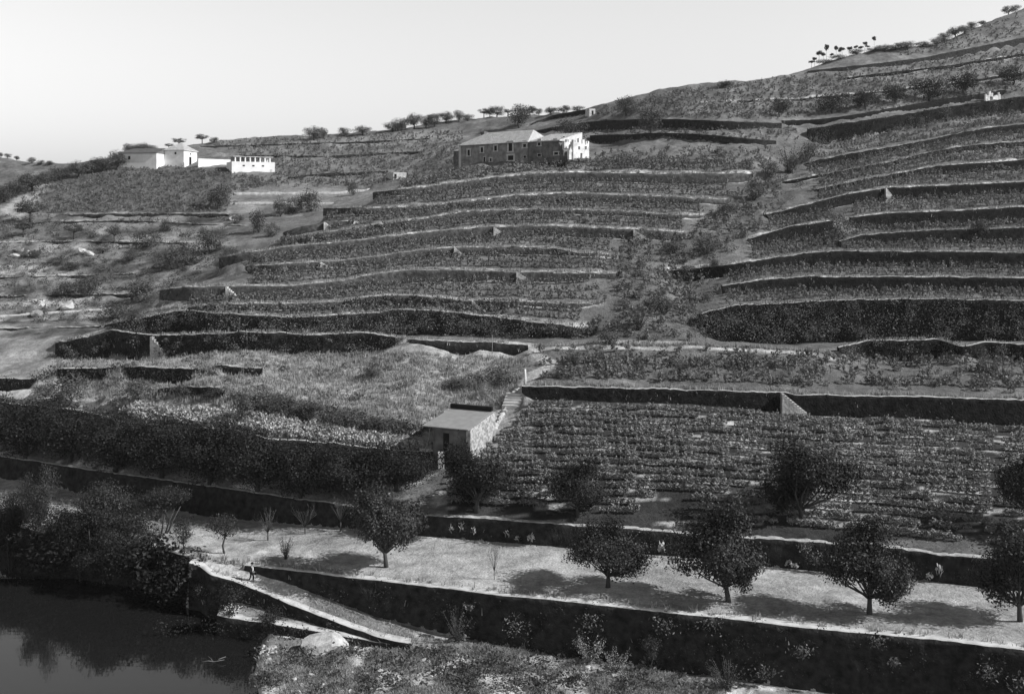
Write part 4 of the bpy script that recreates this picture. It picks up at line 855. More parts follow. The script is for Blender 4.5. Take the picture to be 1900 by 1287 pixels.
def hedge_tpl(seed, n=190):
    rg = np.random.default_rng(seed); C = np.stack([rg.uniform(-.5, .5, n), rg.uniform(-.2, .2, n), .2 + .55 * rg.random(n) ** .75], 1)
    C[:, 2] += .12 * np.sin(C[:, 0] * 9 + seed); up = rg.random(n) < .07; C[up, 2] += rg.random(up.sum()) * .3
    L_ = leaf_quads(C, .13 + .09 * rg.random(n), .8, .1, rg, np.stack([rg.normal(size=n) * .3, C[:, 1] / .2, (C[:, 2] - .38) / .3], 1), .3); st = []
    a, b = np.array((.02, 0, -.1)), np.array((.05, .02, .6))
    for d in ((.03, 0, 0), (0, .03, 0)): d = np.array(d); st.append(np.array([a - d, a + d, b + d, b - d]))
    for z_ in (.34, .52, .66): st.append(np.array([(-.5, .0, z_), (.5, .02, z_ - .03), (.5, .02, z_ + .03), (-.5, .0, z_ + .05)]))
    st.append(np.array([(-.12, -.2, .45), (.1, .2, .43), (.1, .2, .5), (-.12, -.2, .52)]))
    return np.concatenate([L_] + st)
VTN = [hedge_tpl(s) for s in range(6)]; VTM = [vine_tpl(20 + s, 42, .3) for s in range(6)]; VTF = [vine_tpl(40 + s, 14, .5) for s in range(5)]
vm = [mesh_np("grapevine", T, quads_for(len(T) // 4), M_LEAF_VINEDARK) for T in VTN]
for i, (u, y) in enumerate(front):
    o = link("grapevine", vm[i % 6]); o.location = ((u - UC) * y / FPX, y, float(ground(u, y))); o.rotation_euler = (0, 0, rnd.uniform(-.15, .15) + (3.1416 if i % 2 else 0)); s = rnd.uniform(.8, 1.15); o.scale = (s, s, s)
    tag(o, "bushy grapevine in the front rows of the big lower vineyard above the field wall", "grapevine", "grapevines in the front rows of the lower vineyard")
V, Q = stamp(VTN, rest_low, .75, 1.15, .25)
tag(link("lower_vineyard_vines", mesh_np("lower_vineyard_vines", V, Q, M_LEAF_VINEDARK)), kind='stuff')
mid = []
for a, b, n, u0, u1 in [('W4', 'RD', 3, 1000, 1550), ('W4', 'R0', 2, 1556, 2200), ('L2', 'L1', 3, 700, 1355), ('L3', 'L2', 3, 605, 1300), ('L4', 'L3', 3, 520, 1270), ('L5', 'L4', 3, 470, 1138), ('L6', 'L5', 3, 460, 1138), ('L7', 'L6', 3, 350, 1115), ('L8', 'L7', 2, 360, 1080), ('L1', 'H0', 3, 740, 1398),
                        ('R1', 'R2', 2, 1345, 2200), ('R2', 'R3', 2, 1345, 2200), ('R3', 'R4', 2, 1560, 2200), ('R4', 'R5b', 2, 1580, 2200), ('R3', 'R5a', 4, 1392, 1548), ('R5b', 'R6', 3, 1580, 2200), ('R5a', 'R6', 3, 1425, 1548), ('R6', 'R7', 2, 1520, 2200), ('R7', 'R8', 2, 1520, 2200), ('R8', 'R9', 2, 1500, 2200), ('R9', 'R10', 2, 1500, 2200)]:
    mid += rows_between(a, b, n + (1 if a[0] == 'R' else 0), u0, u1, .9)
mid = [q for q in mid if not (985 < q[0] < 1560 and -2.2 < q[1] - float(LN['RD'].at(q[0])[0]) < 3)]
mid += scatter([(1060, 662), (1560, 660), (1900, 690), (1900, 730), (1500, 718), (1010, 706)], 260, 125)
mid += scatter([(1150, 440), (1270, 440), (1400, 330), (1460, 335), (1400, 440), (1260, 500), (1340, 545), (1290, 575), (1160, 600), (1140, 480)], 800, 140)
mid += scatter([(1085, 615), (1120, 560), (1300, 500), (1420, 400), (1500, 310), (1580, 300), (1520, 350), (1430, 400), (1400, 440), (1300, 500), (1345, 540), (1300, 575), (1285, 636), (1100, 636)], 420, 140)
mid += scatter([(1100, 280), (1440, 275), (1430, 318), (1110, 316)], 160, 200)
V, Q = stamp(VTM, mid, .75, 1.15)
tag(link("terrace_vines", mesh_np("terrace_vines", V, Q, M_LEAF_VINE)), kind='stuff')
far = scatter([(1120, 200), (1260, 168), (1450, 145), (1620, 128), (1900, 90), (1900, 170), (1640, 205), (1440, 222), (1100, 218)], 5200, 200)
far += scatter([(1640, 110), (1750, 80), (1890, 25), (1900, 66), (1790, 90)], 800, 230)
far += scatter([(1100, 226), (1480, 232), (1480, 262), (1100, 262)], 350, 200)
far += scatter([(380, 262), (700, 250), (860, 240), (850, 315), (700, 345), (430, 350), (520, 320)], 2600, 230)
far2 = scatter([(40, 370), (90, 345), (230, 312), (330, 309), (430, 322), (520, 338), (465, 352), (405, 366), (440, 378), (412, 394), (120, 394), (30, 398)], 2800, 200)
V, Q = stamp(VTF, far2, .35, .7)
tag(link("hillside_vines", mesh_np("hillside_vines", V, Q, M_LEAF_VINE)), kind='stuff')
V, Q = stamp(VTF, far, .4, .75)
tag(link("far_vines", mesh_np("far_vines", V, Q, M_LEAF_VINE)), kind='stuff')

# ------------------------------------------------------------------ grass, scrub and crops (masses)
def tuft_tpl(seed, n=9, h=.45, w=.18, bw=.05):
    rg = np.random.default_rng(seed); out = []
    for _ in range(n):
        b = rg.normal(size=2) * w; t = b + rg.normal(size=2) * w * .9; z = h * (.5 + .7 * rg.random()); d = rg.normal(size=2); d = d / np.linalg.norm(d) * bw
        out.append(np.array([(b[0] - d[0], b[1] - d[1], -.05), (b[0] + d[0], b[1] + d[1], -.05), (t[0] + d[0] * .2, t[1] + d[1] * .2, z), (t[0] - d[0] * .2, t[1] - d[1] * .2, z)]))
    return np.concatenate(out)
TT = [tuft_tpl(s) for s in range(6)]
gp = scatter([(100, 660), (460, 650), (700, 652), (985, 665), (960, 740), (930, 780), (800, 800), (560, 780), (300, 740), (110, 740)], 9000, 118)
for k in ('L9', 'L8', 'L7', 'L6', 'L5', 'L4', 'L3', 'L2', 'L1', 'W4', 'R0', 'R1', 'R2', 'R3', 'R4', 'R5a', 'R5b', 'R6', 'R7', 'R8', 'R9', 'RD', 'RP', 'W1'):
    L = LN[k]; n = int((min(L.u1, 1960) - L.u0) * (.25 if k in ('W1', 'RP') else .9))
    us = L.u0 + (min(L.u1, 1960) - L.u0) * rng.random(n); Ys = L.at(us)[0] + .05 + .7 * np.abs(rng.normal(size=n)) * .6
    gp += list(zip(us, Ys))
def off_path(q):
    v = HOR + (CAMZ - float(ground(q[0], q[1]))) * FPX / q[1]
    for (a, b), (c, d) in list(zip(FP[:-1], FP[1:])) + list(zip(FQ[:-1], FQ[1:])):
        l = max(1, (c - a) ** 2 + (d - b) ** 2); t = min(1, max(0, ((q[0] - a) * (c - a) + (v - b) * (d - b)) / l))
        if math.hypot(q[0] - a - t * (c - a), (v - b - t * (d - b)) * 1.6) < 12: return False
    return True
gp = [q for q in gp if not (870 < q[0] < 1040) or off_path(q)]
V, Q = stamp(TT, gp, .5, 1.25)
tag(link("dry_grass", mesh_np("dry_grass", V, Q, M_GRASS)), kind='stuff')
gp = [q for q in scatter([(480, 1215), (640, 1205), (770, 1200), (900, 1196), (1060, 1222), (1250, 1250), (1400, 1285), (480, 1290)], 9000, 76) if fbm((q[0] - UC) * q[1] / FPX / 3.0, q[1] / 3.0, 51, 3) > -.12]
gp += scatter([(580, 1105), (640, 1128), (760, 1170), (840, 1190), (770, 1196), (600, 1140)], 700, 90)
V, Q = stamp([tuft_tpl(30 + s, 14, .22, .2, .03) for s in range(6)], gp, .4, 1.3)
tag(link("bank_grass", mesh_np("bank_grass", V, Q, M_GRASS)), kind='stuff')
gp = scatter([(200, 750), (430, 766), (560, 787), (760, 824), (830, 830), (815, 840), (600, 822), (430, 798), (260, 787)], 4200, 118)
V, Q = stamp([vine_tpl(70 + s, 22, .3, .7, .4)[:88] for s in range(5)], gp, .6, 1.1)
tag(link("pale_crops", mesh_np("pale_crops", V, Q, M_LEAF_PALE)), kind='stuff')
SC = []; WS = []; BS = []                                                # scrub hanging on overgrown walls
for k, n, u0, u1, sz in [('R1', 500, 1290, 1990, .34), ('L8', 300, 200, 1105, .32), ('L9', 220, 104, 740, .3), ('W1', 90, 560, 1900, .2), ('RP', 20, 420, 640, .2), ('LP', 50, 300, 690, .22), ('W1', 200, -40, 350, .3), ('L10', 120, -20, 400, .3), ('R10', 160, 1500, 1990, .4), ('R0', 60, 1600, 1980, .3), ('W2', 40, 820, 1900, .2), ('L7', 110, 640, 950, .32)]:
    us = u0 + (u1 - u0) * rng.random(n); Y, zt, zb = LN[k].at(us); t = rng.random(n) ** .8
    c = np.stack([(us - UC) * Y / FPX, Y - .55 - .5 * (1 - t), zb + (zt - zb) * t], -1)
    C = np.repeat(c, 26, 0) + rng.normal(size=(n * 26, 3)) * np.array((.45, .28, .4)) * (.5 + .9 * np.repeat(rng.random(n), 26))[:, None]
    WS.append(leaf_quads(C, sz * .8 * (.5 + rng.random(len(C))), .5, .1))
gp = scatter([(-240, 400), (0, 400), (420, 400), (440, 470), (300, 560), (200, 600), (-60, 605)], 1500, 170) + scatter([(60, 345), (230, 316), (420, 322), (425, 392), (120, 396)], 100, 200) + scatter([(480, 1215), (770, 1205), (1060, 1225), (1400, 1285), (480, 1290)], 330, 76) + scatter([(430, 735), (560, 752), (700, 775), (800, 800), (780, 812), (660, 797), (540, 778), (440, 762)], 900, 118) + scatter([(1040, 655), (1550, 664), (1500, 690), (1060, 690)], 140, 125) + scatter([(1130, 520), (1200, 440), (1280, 440), (1400, 330), (1480, 300), (1500, 345), (1420, 430), (1330, 490), (1330, 545), (1300, 590), (1290, 632), (1120, 632), (1100, 612), (1150, 600)], 600, 140) + scatter([(1285, 585), (1560, 575), (1560, 632), (1290, 634)], 60, 140) + scatter([(220, 600), (600, 592), (1080, 612), (1090, 622), (700, 622), (220, 615)], 160, 140) + scatter([(1420, 440), (1560, 360), (1500, 300), (1600, 280), (1560, 440)], 160, 140) + scatter([(100, 660), (700, 655), (960, 680), (940, 740), (560, 760), (120, 735)], 160, 118)
bt = []
for s in range(5):
    rg2 = np.random.default_rng(300 + s); c = rg2.normal(size=(46, 3)) * np.array((.42, .42, .26)) + np.array((0, 0, .28)); bt.append(leaf_quads(c, .26 * (.5 + rg2.random(46)), .5, .2, rg2))
V, Q = stamp(bt, gp, .5, 1.3); SC.append(V)
for k, n, u0, u1, big in (('R1', 110, 1290, 1990, 1.0), ('L8', 110, 215, 1105, .8), ('R0', 16, 1560, 1990, .6), ('L7', 24, 640, 960, .6), ('L9', 26, 110, 720, .5), ('W1', 12, 640, 1900, .5), ('R10', 20, 1500, 1990, .8), ('W2', 10, 850, 1900, .4)):
    us = u0 + (u1 - u0) * rng.random(n); Y, zt, zb = LN[k].at(us); t = .1 + .9 * rng.random(n); sp = np.repeat(big * (.5 + 1.2 * rng.random(n)), 110)[:, None]
    c = np.stack([(us - UC) * Y / FPX, Y - .7 - 1.9 * big * (1 - t), zb + (zt - zb) * t * .95], -1)
    BS.append(leaf_quads(np.repeat(c, 110, 0) + rng.normal(size=(n * 110, 3)) * np.array((.8, .4, .55)) * sp, .24 * (.5 + rng.random(n * 110)), .45, .3))
V = np.concatenate(BS); tag(link("bank_scrub", mesh_np("bank_scrub", V, quads_for(len(V) // 4), M_LEAF_BANK)), kind='stuff')
V = np.concatenate(WS); tag(link("wall_scrub", mesh_np("wall_scrub", V, quads_for(len(V) // 4), M_LEAF_WALL)), kind='stuff')
V = np.concatenate(SC); tag(link("scrub", mesh_np("scrub", V, quads_for(len(V) // 4), M_LEAF_SCRUB)), kind='stuff')
# ------------------------------------------------------------------ buildings
class Frame:
    """local axes of a building: x along the front, y into the depth, z up"""
    def __init__(s, a, b):
        s.o = Vector(a); d = Vector((b[0] - a[0], b[1] - a[1], 0)); s.L = d.length; s.e = d.normalized(); s.n = Vector((-s.e.y, s.e.x, 0))
        if s.n.y < 0: s.n = -s.n
        s.rz = math.atan2(s.e.y, s.e.x)
    def loc(s, u, v, y=0):
        """front-plane coordinates of a photo point"""
        a = s.o + s.n * y
        t = (FPX * a.x - (u - UC) * a.y) / ((u - UC) * s.e.y - FPX * s.e.x); q = a + s.e * t
        return t, CAMZ - (v - HOR) * q.y / FPX - s.o.z
def opening(parent, x0, x1, z0, z1, fr=.2, y=0, name="window", leaf="pane", sill=True, trim=None):
    w = MB(); t = fr
    w.box(x0 - t, x0, y - .1, y + .1, z0, z1); w.box(x1, x1 + t, y - .1, y + .1, z0, z1)
    w.box(x0 - t - .05, x1 + t + .05, y - .12, y + .1, z1, z1 + t)
    if sill: w.box(x0 - t - .08, x1 + t + .08, y - .16, y + .1, z0 - t * .7, z0)
    o = w.build(name, trim or M_TRIM, parent)
    p = MB(); p.box(x0, x1, y - .02, y + .05, z0, z1); p.build(leaf, M_DARK, o)
    return o
def dark_hole(parent, x0, x1, z0, z1, y=0, name="window"):
    p = MB(); p.box(x0, x1, y - .03, y + .1, z0, z1); return p.build(name, M_DARK, parent)
def prism(mb, pts_front, pts_back):
    n = len(pts_front); mb.add(list(pts_front) + list(pts_back), [tuple(range(n)), tuple(range(2 * n - 1, n - 1, -1))] + [(i, i + n, (i + 1) % n + n, (i + 1) % n) for i in range(n)])
def hip_roof(x0, x1, y0, y1, z, h, rx0, rx1, ov=.35, t=.15):
    mb = MB(); X0, X1, Y0, Y1 = x0 - ov, x1 + ov, y0 - ov, y1 + ov; ym = (y0 + y1) / 2
    b = [(X0, Y0, z), (X1, Y0, z), (X1, Y1, z), (X0, Y1, z)]; l = [(p[0], p[1], z - t) for p in b]
    mb.add(b + l + [(rx0, ym, z + h), (rx1, ym, z + h)], [(0, 1, 9, 8), (1, 2, 9), (2, 3, 8, 9), (3, 0, 8), (7, 6, 5, 4), (0, 4, 5, 1), (1, 5, 6, 2), (2, 6, 7, 3), (3, 7, 4, 0)])
    return mb
# the long stone house on the spur
A = P(852, 309, 246); B = P(1036, 290, 228); A.z = B.z = 47.6
F = Frame(A, B); L = F.L; EZ = 5.1
hs = empty("stone_house", A, "long dark two storey stone house with pale window surrounds and tiled roof", "house", rz=F.rz)
w = MB(); xm = F.loc(979, 258)[0]
w.box(0, xm, 0, 9, -3, EZ); w.build("wall", M_FACADE, hs)
w = MB(); w.box(xm + .003, L, .25, 7.5, -2.5, EZ - .1); w.build("wall", M_MASON, hs)
hip_roof(0, xm, 0, 9, EZ, 2.9, 4.6, xm - 2.0).build("roof", M_TILE, hs)
w = MB(); prism(w, [(xm + .2, -.1, EZ - .2), (xm + .2, -.1, EZ), (xm + .2, 7.8, EZ + 2.0), (xm + .2, 7.8, EZ - .2)], [(L + .4, -.1, EZ - .2), (L + .4, -.1, EZ), (L + .4, 7.8, EZ + 2.0), (L + .4, 7.8, EZ - .2)]); w.build("roof", M_TILE, hs)
w = MB(); w.box(-3.6, -.003, 2.0, 9.5, -3, EZ - 1.0); an = w.build("annex", M_MASON, hs)
hip_roof(-3.6, -.3, 2.0, 9.5, EZ - .95, .9, -2.6, -1.0, .2).build("annex_roof", M_TILE, an)
w = MB(); w.box(1.9, 2.9, 5.2, 6.2, EZ, EZ + 3.0); w.box(1.8, 3.0, 5.1, 6.3, EZ + 3.0, EZ + 3.25); w.build("chimney", M_MASON, hs)
w = MB(); w.box(3.6, 4.6, 6.4, 7.2, EZ, EZ + 2.7); w.build("chimney", M_WHITEWORN, hs)
w = MB(); w.box(-.06, .55, -.08, .3, -2.5, EZ - .16); w.build("quoin", M_TRIM, hs)
z6 = lambda x, y: F.loc(820 + x / 6.333, 180 + y / 6.333)
for (x0, x1, y0, y1, fr, nm) in [(303, 330, 622, 690, .28, "window"), (458, 486, 594, 650, .28, "window"), (617, 648, 574, 632, .28, "window"), (785, 828, 538, 636, .38, "balcony_door"), (956, 992, 556, 590, .3, "window"), (1120, 1152, 538, 570, .25, "window"), (490, 512, 705, 765, .12, "window"), (564, 586, 722, 756, .22, "window"), (778, 842, 690, 742, .35, "cellar_door"), (960, 990, 690, 716, .08, "window"), (1118, 1158, 668, 696, .08, "window"), (1312, 1358, 650, 678, .22, "window")]:
    x_0, zt = z6(x0, y0); x_1, zb = z6(x1, y1); yy = .25 if (x_0 + x_1) / 2 > xm else 0
    opening(hs, x_0, x_1, zb, zt, fr, yy, nm)
for x0, x1, y0, y1 in [(948, 1000, 512, 545), (1115, 1160, 492, 530), (1300, 1352, 488, 520), (1310, 1340, 560, 590)]:    # pale patches of old plaster
    x_0, zt = z6(x0, y0); x_1, zb = z6(x1, y1); w = MB(); w.box(x_0, x_1, .2 if x_0 > xm else -.04, .4, zb, zt); w.build("plaster_patch", M_MASON if x0 > 1300 else M_TRIM, hs)
w = MB(); w.box(xm - 2, L + 3, -1.5, -1.0, -3, .35); w2 = w.build("garden_wall", M_STONE); w2.location = A; w2.rotation_euler = (0, 0, F.rz); tag(w2, "low dark garden wall in front of the long stone house", "wall")
# roofless white ruin at its right end
def ragged(parent, a, b, h, holes, seed, name, mat, th=.5, ragx=.35):
    rr = random.Random(seed); a, b = Vector(a), Vector(b); d = (b - a); n = Vector((-d.y, d.x, 0)).normalized() * th; K = 14; R = 12; mb = MB()
    tops = [h * (1 - ragx * rr.random()) for _ in range(K)]
    for k in range(K):
        for r in range(R):
            z0, z1 = h * r / R, h * (r + 1) / R; f0, f1 = k / K, (k + 1) / K
            if z0 >= tops[k]: continue
            if any(x0 <= (f0 + f1) / 2 <= x1 and y0 <= (z0 + z1) / 2 / h <= y1 for x0, x1, y0, y1 in holes): continue
            q0 = a + d * f0; q1 = a + d * (f1 + .002); z1 = min(z1, tops[k]) + .004
            pts = [q0, q1, q1 + n, q0 + n]; mb.add([(p.x, p.y, p.z + z0) for p in pts] + [(p.x, p.y, p.z + z1) for p in pts], [(3, 2, 1, 0), (4, 5, 6, 7), (0, 1, 5, 4), (1, 2, 6, 5), (2, 3, 7, 6), (3, 0, 4, 7)])
    return mb.build(name, mat, parent)
rv = empty("ruined_house", P(1070, 293, 229), "roofless white ruin with broken walls at the right end of the long stone house", "ruin")
o = rv.location
ragged(rv, P(1064, 294, 226) - o, P(1093, 293, 230.5) - o, 4.2, [(.3, .42, .45, .62), (.74, .86, .42, .6), (.4, .55, 0, .22)], 3, "front_wall", M_WHITEWORN)
ragged(rv, P(1047, 277, 227) - o, P(1058, 276, 228.6) - o, 2.0, [], 5, "side_wall", M_WHITEWORN)
ragged(rv, P(1056, 296, 225.5) - o, P(1066, 296, 226.5) - o, 2.6, [(.4, .8, 0, .6)], 6, "side_wall", M_WHITEWORN)
ragged(rv, P(1040, 294, 230) - o, P(1062, 293, 231) - o, 4.6, [], 9, "back_wall", M_MASON)
# the white farmhouse
P0 = P(341, 308, 292); al = math.radians(9)
fh = empty("white_farmhouse", P0, "white farmhouse with a hipped tiled roof and a long low wing on the left hill", "house", rz=-al)
w = MB(); w.box(-5.6, 0, 0, 8, -2.5, 4.3); w.build("wall", M_WHITE, fh)
w = MB(); w.box(-5.6 - 10.5, -5.603, -4.2, 3.5, -2.5, 3.3); wg = w.build("wing", M_WHITE, fh)
mb = hip_roof(-5.6, 0, 0, 8, 4.3, 2.0, -3.2, -2.4, .3); mb.build("roof", M_TILE, fh)
w = MB(); prism(w, [(-16.4, -4.5, 3.2), (-16.4, -4.5, 3.35), (-16.4, 3.8, 5.0), (-16.4, 3.8, 3.2)], [(-5.5, -4.5, 3.2), (-5.5, -4.5, 3.35), (-5.5, 3.8, 5.0), (-5.5, 3.8, 3.2)]); w.build("wing_roof", M_TILEDARK, fh)
dark_hole(fh, -13.6, -13.0, 1.6, 2.5, -4.2); dark_hole(fh, -2.6, -2.1, 3.1, 3.7, 0)
w = MB(); w.box(-.1, .03, 3.2, 4.5, 0.2, 2.6); w.build("door", M_DARK, fh)
w = MB(); w.box(-.1, .03, 3.6, 4.4, 3.2, 3.6); w.build("window", M_DARK, fh)
w = MB(); w.box(-.4, .3, -.25, .6, -2.5, 1.0); w.build("buttress", M_WHITE, fh)
# yard wall and the white block with an open loggia on top
a, b = P(368, 303, 290), P(434, 311, 297); Fw = Frame(a, b)
w = MB(); w.box(0, Fw.L, 0, .4, -2, 1.25); o = w.build("yard_wall", M_WHITE); o.location = a; o.rotation_euler = (0, 0, Fw.rz); tag(o, "low white yard wall between the white farmhouse and the white block", "wall")
a, b = P(430, 325, 284), P(510, 327, 289); a.z = b.z = 47.3; Fb = Frame(a, b); LB = Fb.L
bl = empty("white_outbuilding", a, "white flat block with an open pillared loggia on its roof, right of the farmhouse", "building", rz=Fb.rz)
w = MB(); w.box(0, LB, 0, 6.5, -2, 3.7); w.build("wall", M_WHITE, bl)
lg = MB(); lg.box(.4, LB - .3, .3, 6.2, 5.0, 5.12); lgo = lg.build("loggia_roof", M_WHITEWORN, bl)
for k in range(8):
    x = .9 + (LB - 2.2) * k / 7; p = MB(); p.box(x, x + .3, .5, .8, 3.7, 5.0); p.build("pillar", M_WHITE, lgo)
w = MB(); w.box(.7, LB - .6, 4.6, 4.75, 3.7, 5.0); w.build("back_wall", M_TRIM, lgo)
for x in (3.1, 5.6, 8.1): dark_hole(bl, x - .3, x + .3, 2.5, 2.85)
w = MB(); w.box(LB - 1.3, LB - .7, -.03, .1, .3, 1.8); w.build("door", M_TRIM, bl)
def hut(u, v, Y, wd, dp, h, label, name, cat, mat, roof=None, ang=0.5, rh=.9, holes=()):
    p = foot(u, v, 120) if Y is None else P(u, v, Y)
    t = empty(name, p, label, cat, rz=ang); m = MB(); m.box(-wd / 2, wd / 2, 0, dp, -1.5, h); m.build("wall", mat, t, bevel=.04)
    if roof: hip_roof(-wd / 2, wd / 2, 0, dp, h, rh, -wd / 4, wd / 4, .25).build("roof", roof, t)
    for x0, x1, z0, z1 in holes: dark_hole(t, x0, x1, z0, z1, name="door" if z0 < .1 else "window")
    return t
hut(742, 331, None, 3.6, 4, 1.5, "tiny flat stone hut left of the long stone house terrace", "stone_hut", "hut", M_PALESTONE, None, 0.5, holes=[(-1.5, -.9, 0, 1.1)])
hut(1099, 213, None, 2.0, 2, 1.7, "small pale hut at the right end of a dark sloping wall near the skyline", "stone_hut", "hut", M_PALESTONE, None, .5, holes=[(-.2, .4, 0, 1.2)])
hut(816, 223, None, 5, 5, 2.2, "distant white house among the skyline trees above the stone house", "distant_house", "house", M_WHITE, M_TILE, .4, .7, holes=[(-1, -.5, .9, 1.6)])
hut(745, 241, None, 3, 3, 1.6, "tiny white house at the left of the skyline trees", "distant_house", "house", M_WHITE, M_TILE, .4, .6, holes=[(-.4, 0, .6, 1.1)])
hut(985, 211, None, 5, 4, 1.8, "distant white house on the skyline right of the tree behind the stone house", "distant_house", "house", M_WHITE, M_TILE, .4, .7, holes=[(.2, .7, .6, 1.2)])
ru = empty("ruined_hut", foot(1846, 186, 200), "pale broken hut wall high on the right slope beside the row of round trees", "ruin"); o = ru.location
ragged(ru, Vector((-2.4, 0, -.5)), Vector((2.2, 1.6, -.5)), 2.9, [(.3, .5, .2, .5)], 12, "wall", M_WHITEWORN, ragx=.6)
# the shed below the footpath
a, b = P(787, 790, 121.7), P(871, 798, 119.3); a.z = b.z = 13.7; Fs = Frame(a, b); LS = Fs.L
sh = empty("shed", a - Vector((0, 0, 2.2)), "small stone shed with a flat sheet roof and a dark door beside the vineyard steps", "shed", rz=Fs.rz)
m = MB(); prism(m, [(-.1, -.25, 2.18), (-.1, -.25, 2.28), (.1, 6.2, 3.25), (.1, 6.2, 3.15)], [(LS, -.25, 2.18), (LS, -.25, 2.28), (LS - .1, 6.2, 3.25), (LS - .1, 6.2, 3.15)]); m.build("roof", M_SHEET, sh)
m = MB(); m.box(.05, LS - .15, 5.9, 6.3, 3.27, 3.78); m.build("ridge_cap", M_DARK, sh, bevel=.08)
m = MB(); m.box(1.0, LS - .35, .25, .7, -1.6, 2.2); m.build("front_wall", M_MASON, sh)
m = MB(); m.box(2.3, 3.0, .2, .5, -1.2, 1.6); m.build("door", M_DARK, sh)
m = MB(); prism(m, [(LS - .34, -.2, -1.8), (LS - .34, -.2, 2.15), (LS - .34, 6.0, 3.1), (LS - .34, 6.0, -1.0)], [(LS + .25, -.2, -1.8), (LS + .25, -.2, 2.3), (LS + .25, 6.0, 3.3), (LS + .25, 6.0, -1.0)]); m.build("side_wall", M_RUBBLE, sh, bevel=.06)
m = MB(); m.box(1.0, 1.3, .9, 6, -1, 2.3); m.box(1.3, LS - .4, 5.6, 5.9, -1, 3.1); m.build("back_wall", M_STONE, sh)
m = MB(); m.tube([(.75, .1, 2.1), (.35, -.35, -.5)], .05, 6); m.build("prop", M_WOOD, sh)
# stone parts of the path beside it
def rock(mb, p, sx, sy, sz, seed, rot=0, sub=2):
    bm = bmesh.new(); bmesh.ops.create_icosphere(bm, subdivisions=sub, radius=1); rg2 = np.random.default_rng(seed); ds = [(Vector(rg2.normal(size=3)).normalized(), .38 + .4 * rg2.random()) for _ in range(13)]
    c, s = math.cos(rot), math.sin(rot); b = len(mb.v)
    for q in bm.verts:
        k = q.co.copy()
        for d, l in ds:
            e = k.dot(d)
            if e > l: k -= d * (e - l)
        x, y = k.x * sx, k.y * sy; mb.v.append((p[0] + x * c - y * s, p[1] + x * s + y * c, p[2] + k.z * sz))
    mb.f += [tuple(b + q.index for q in f.verts) for f in bm.faces]; bm.free()
def rubble_line(pts, label, name="rubble_kerb", n=26, s=.35, y0=115):
    mb = MB(); pts = np.array(pts, float); t = np.linspace(0, len(pts) - 1, n)
    for i, q in enumerate(t):
        u = np.interp(q, range(len(pts)), pts[:, 0]); v = np.interp(q, range(len(pts)), pts[:, 1]); p = foot(u, v, y0)
        k = s * rnd.uniform(.7, 1.3); rock(mb, (p.x, p.y, p.z + k * .3), k * 1.3, k, k * rnd.uniform(.7, 1.1), 900 + i + int(pts[0, 0]), rnd.random() * 3, 1)
    return tag(mb.build(name, M_PALESTONE), label, "kerb")
rubble_line([(938, 758), (925, 785), (905, 808), (885, 832)], "line of pale stones along the lower footpath right of the shed", n=34, s=.42)
rubble_line([(962, 722), (945, 734), (934, 744)], "short line of pale stones above the little steps by the shed", n=16, s=.3)
m = MB(); st0 = foot(948, 759, 118); ey = Vector((.3, .95, 0)).normalized(); ex = Vector((ey.y, -ey.x, 0))
for k in range(5):
    q = st0 + ey * (.42 * k); c = [q - ex * 1.15, q + ex * 1.15, q + ex * 1.15 + ey * .5, q - ex * 1.15 + ey * .5]; zt = st0.z + .15 + .3 * (k + 1)
    m.add([(p.x, p.y, st0.z - .6) for p in c] + [(p.x, p.y, zt) for p in c], [(3, 2, 1, 0), (4, 5, 6, 7), (0, 1, 5, 4), (1, 2, 6, 5), (2, 3, 7, 6), (3, 0, 4, 7)])
tag(m.build("stone_steps", M_KERB), "little flight of five broad pale steps right above the shed", "steps")
def post(u, v, h, r, label, name, mat, cat="post", y0=100, cap=False):
    p = foot(u, v, y0); m = MB(); m.tube([(p.x, p.y, p.z - .3), (p.x + .03, p.y, p.z + h * .5), (p.x, p.y, p.z + h)], [r * 1.1, r, r * .8], 8)
    if cap: m.box(p.x - .5, p.x + .5, p.y - .04, p.y + .04, p.z + h - .35, p.z + h - .25)
    return tag(m.build(name, mat, smooth=True), label, cat)
post(974, 712, 1.9, .16, "white stone post at the bend of the footpath above the steps", "stone_post", M_KERB, y0=120)
post(913, 656, 2.6, .05, "thin dark pole beside the cart track near the footpath bend", "pole", M_WOOD, "pole", 130)
post(458, 650, 2.6, .05, "thin pole on the grass under the cart track at the left", "pole", M_WOOD, "pole", 130)
p = foot(818, 868, 112); m = MB(); m.box(p.x - .35, p.x + .35, p.y, p.y + .6, p.z - .4, p.z + 1.7); tag(m.build("stone_pillar", M_KERB, bevel=.06), "pale stone gate pillar below the shed beside the orange grove", "pillar")
p = foot(812, 836, 116); m = MB(); m.box(p.x - 2.0, p.x + 1.5, p.y - .6, p.y + 1.4, p.z - 1.5, p.z + .35); tag(m.build("stone_platform", M_PALESTONE, bevel=.1), "low pale stone platform in front of the shed", "platform")
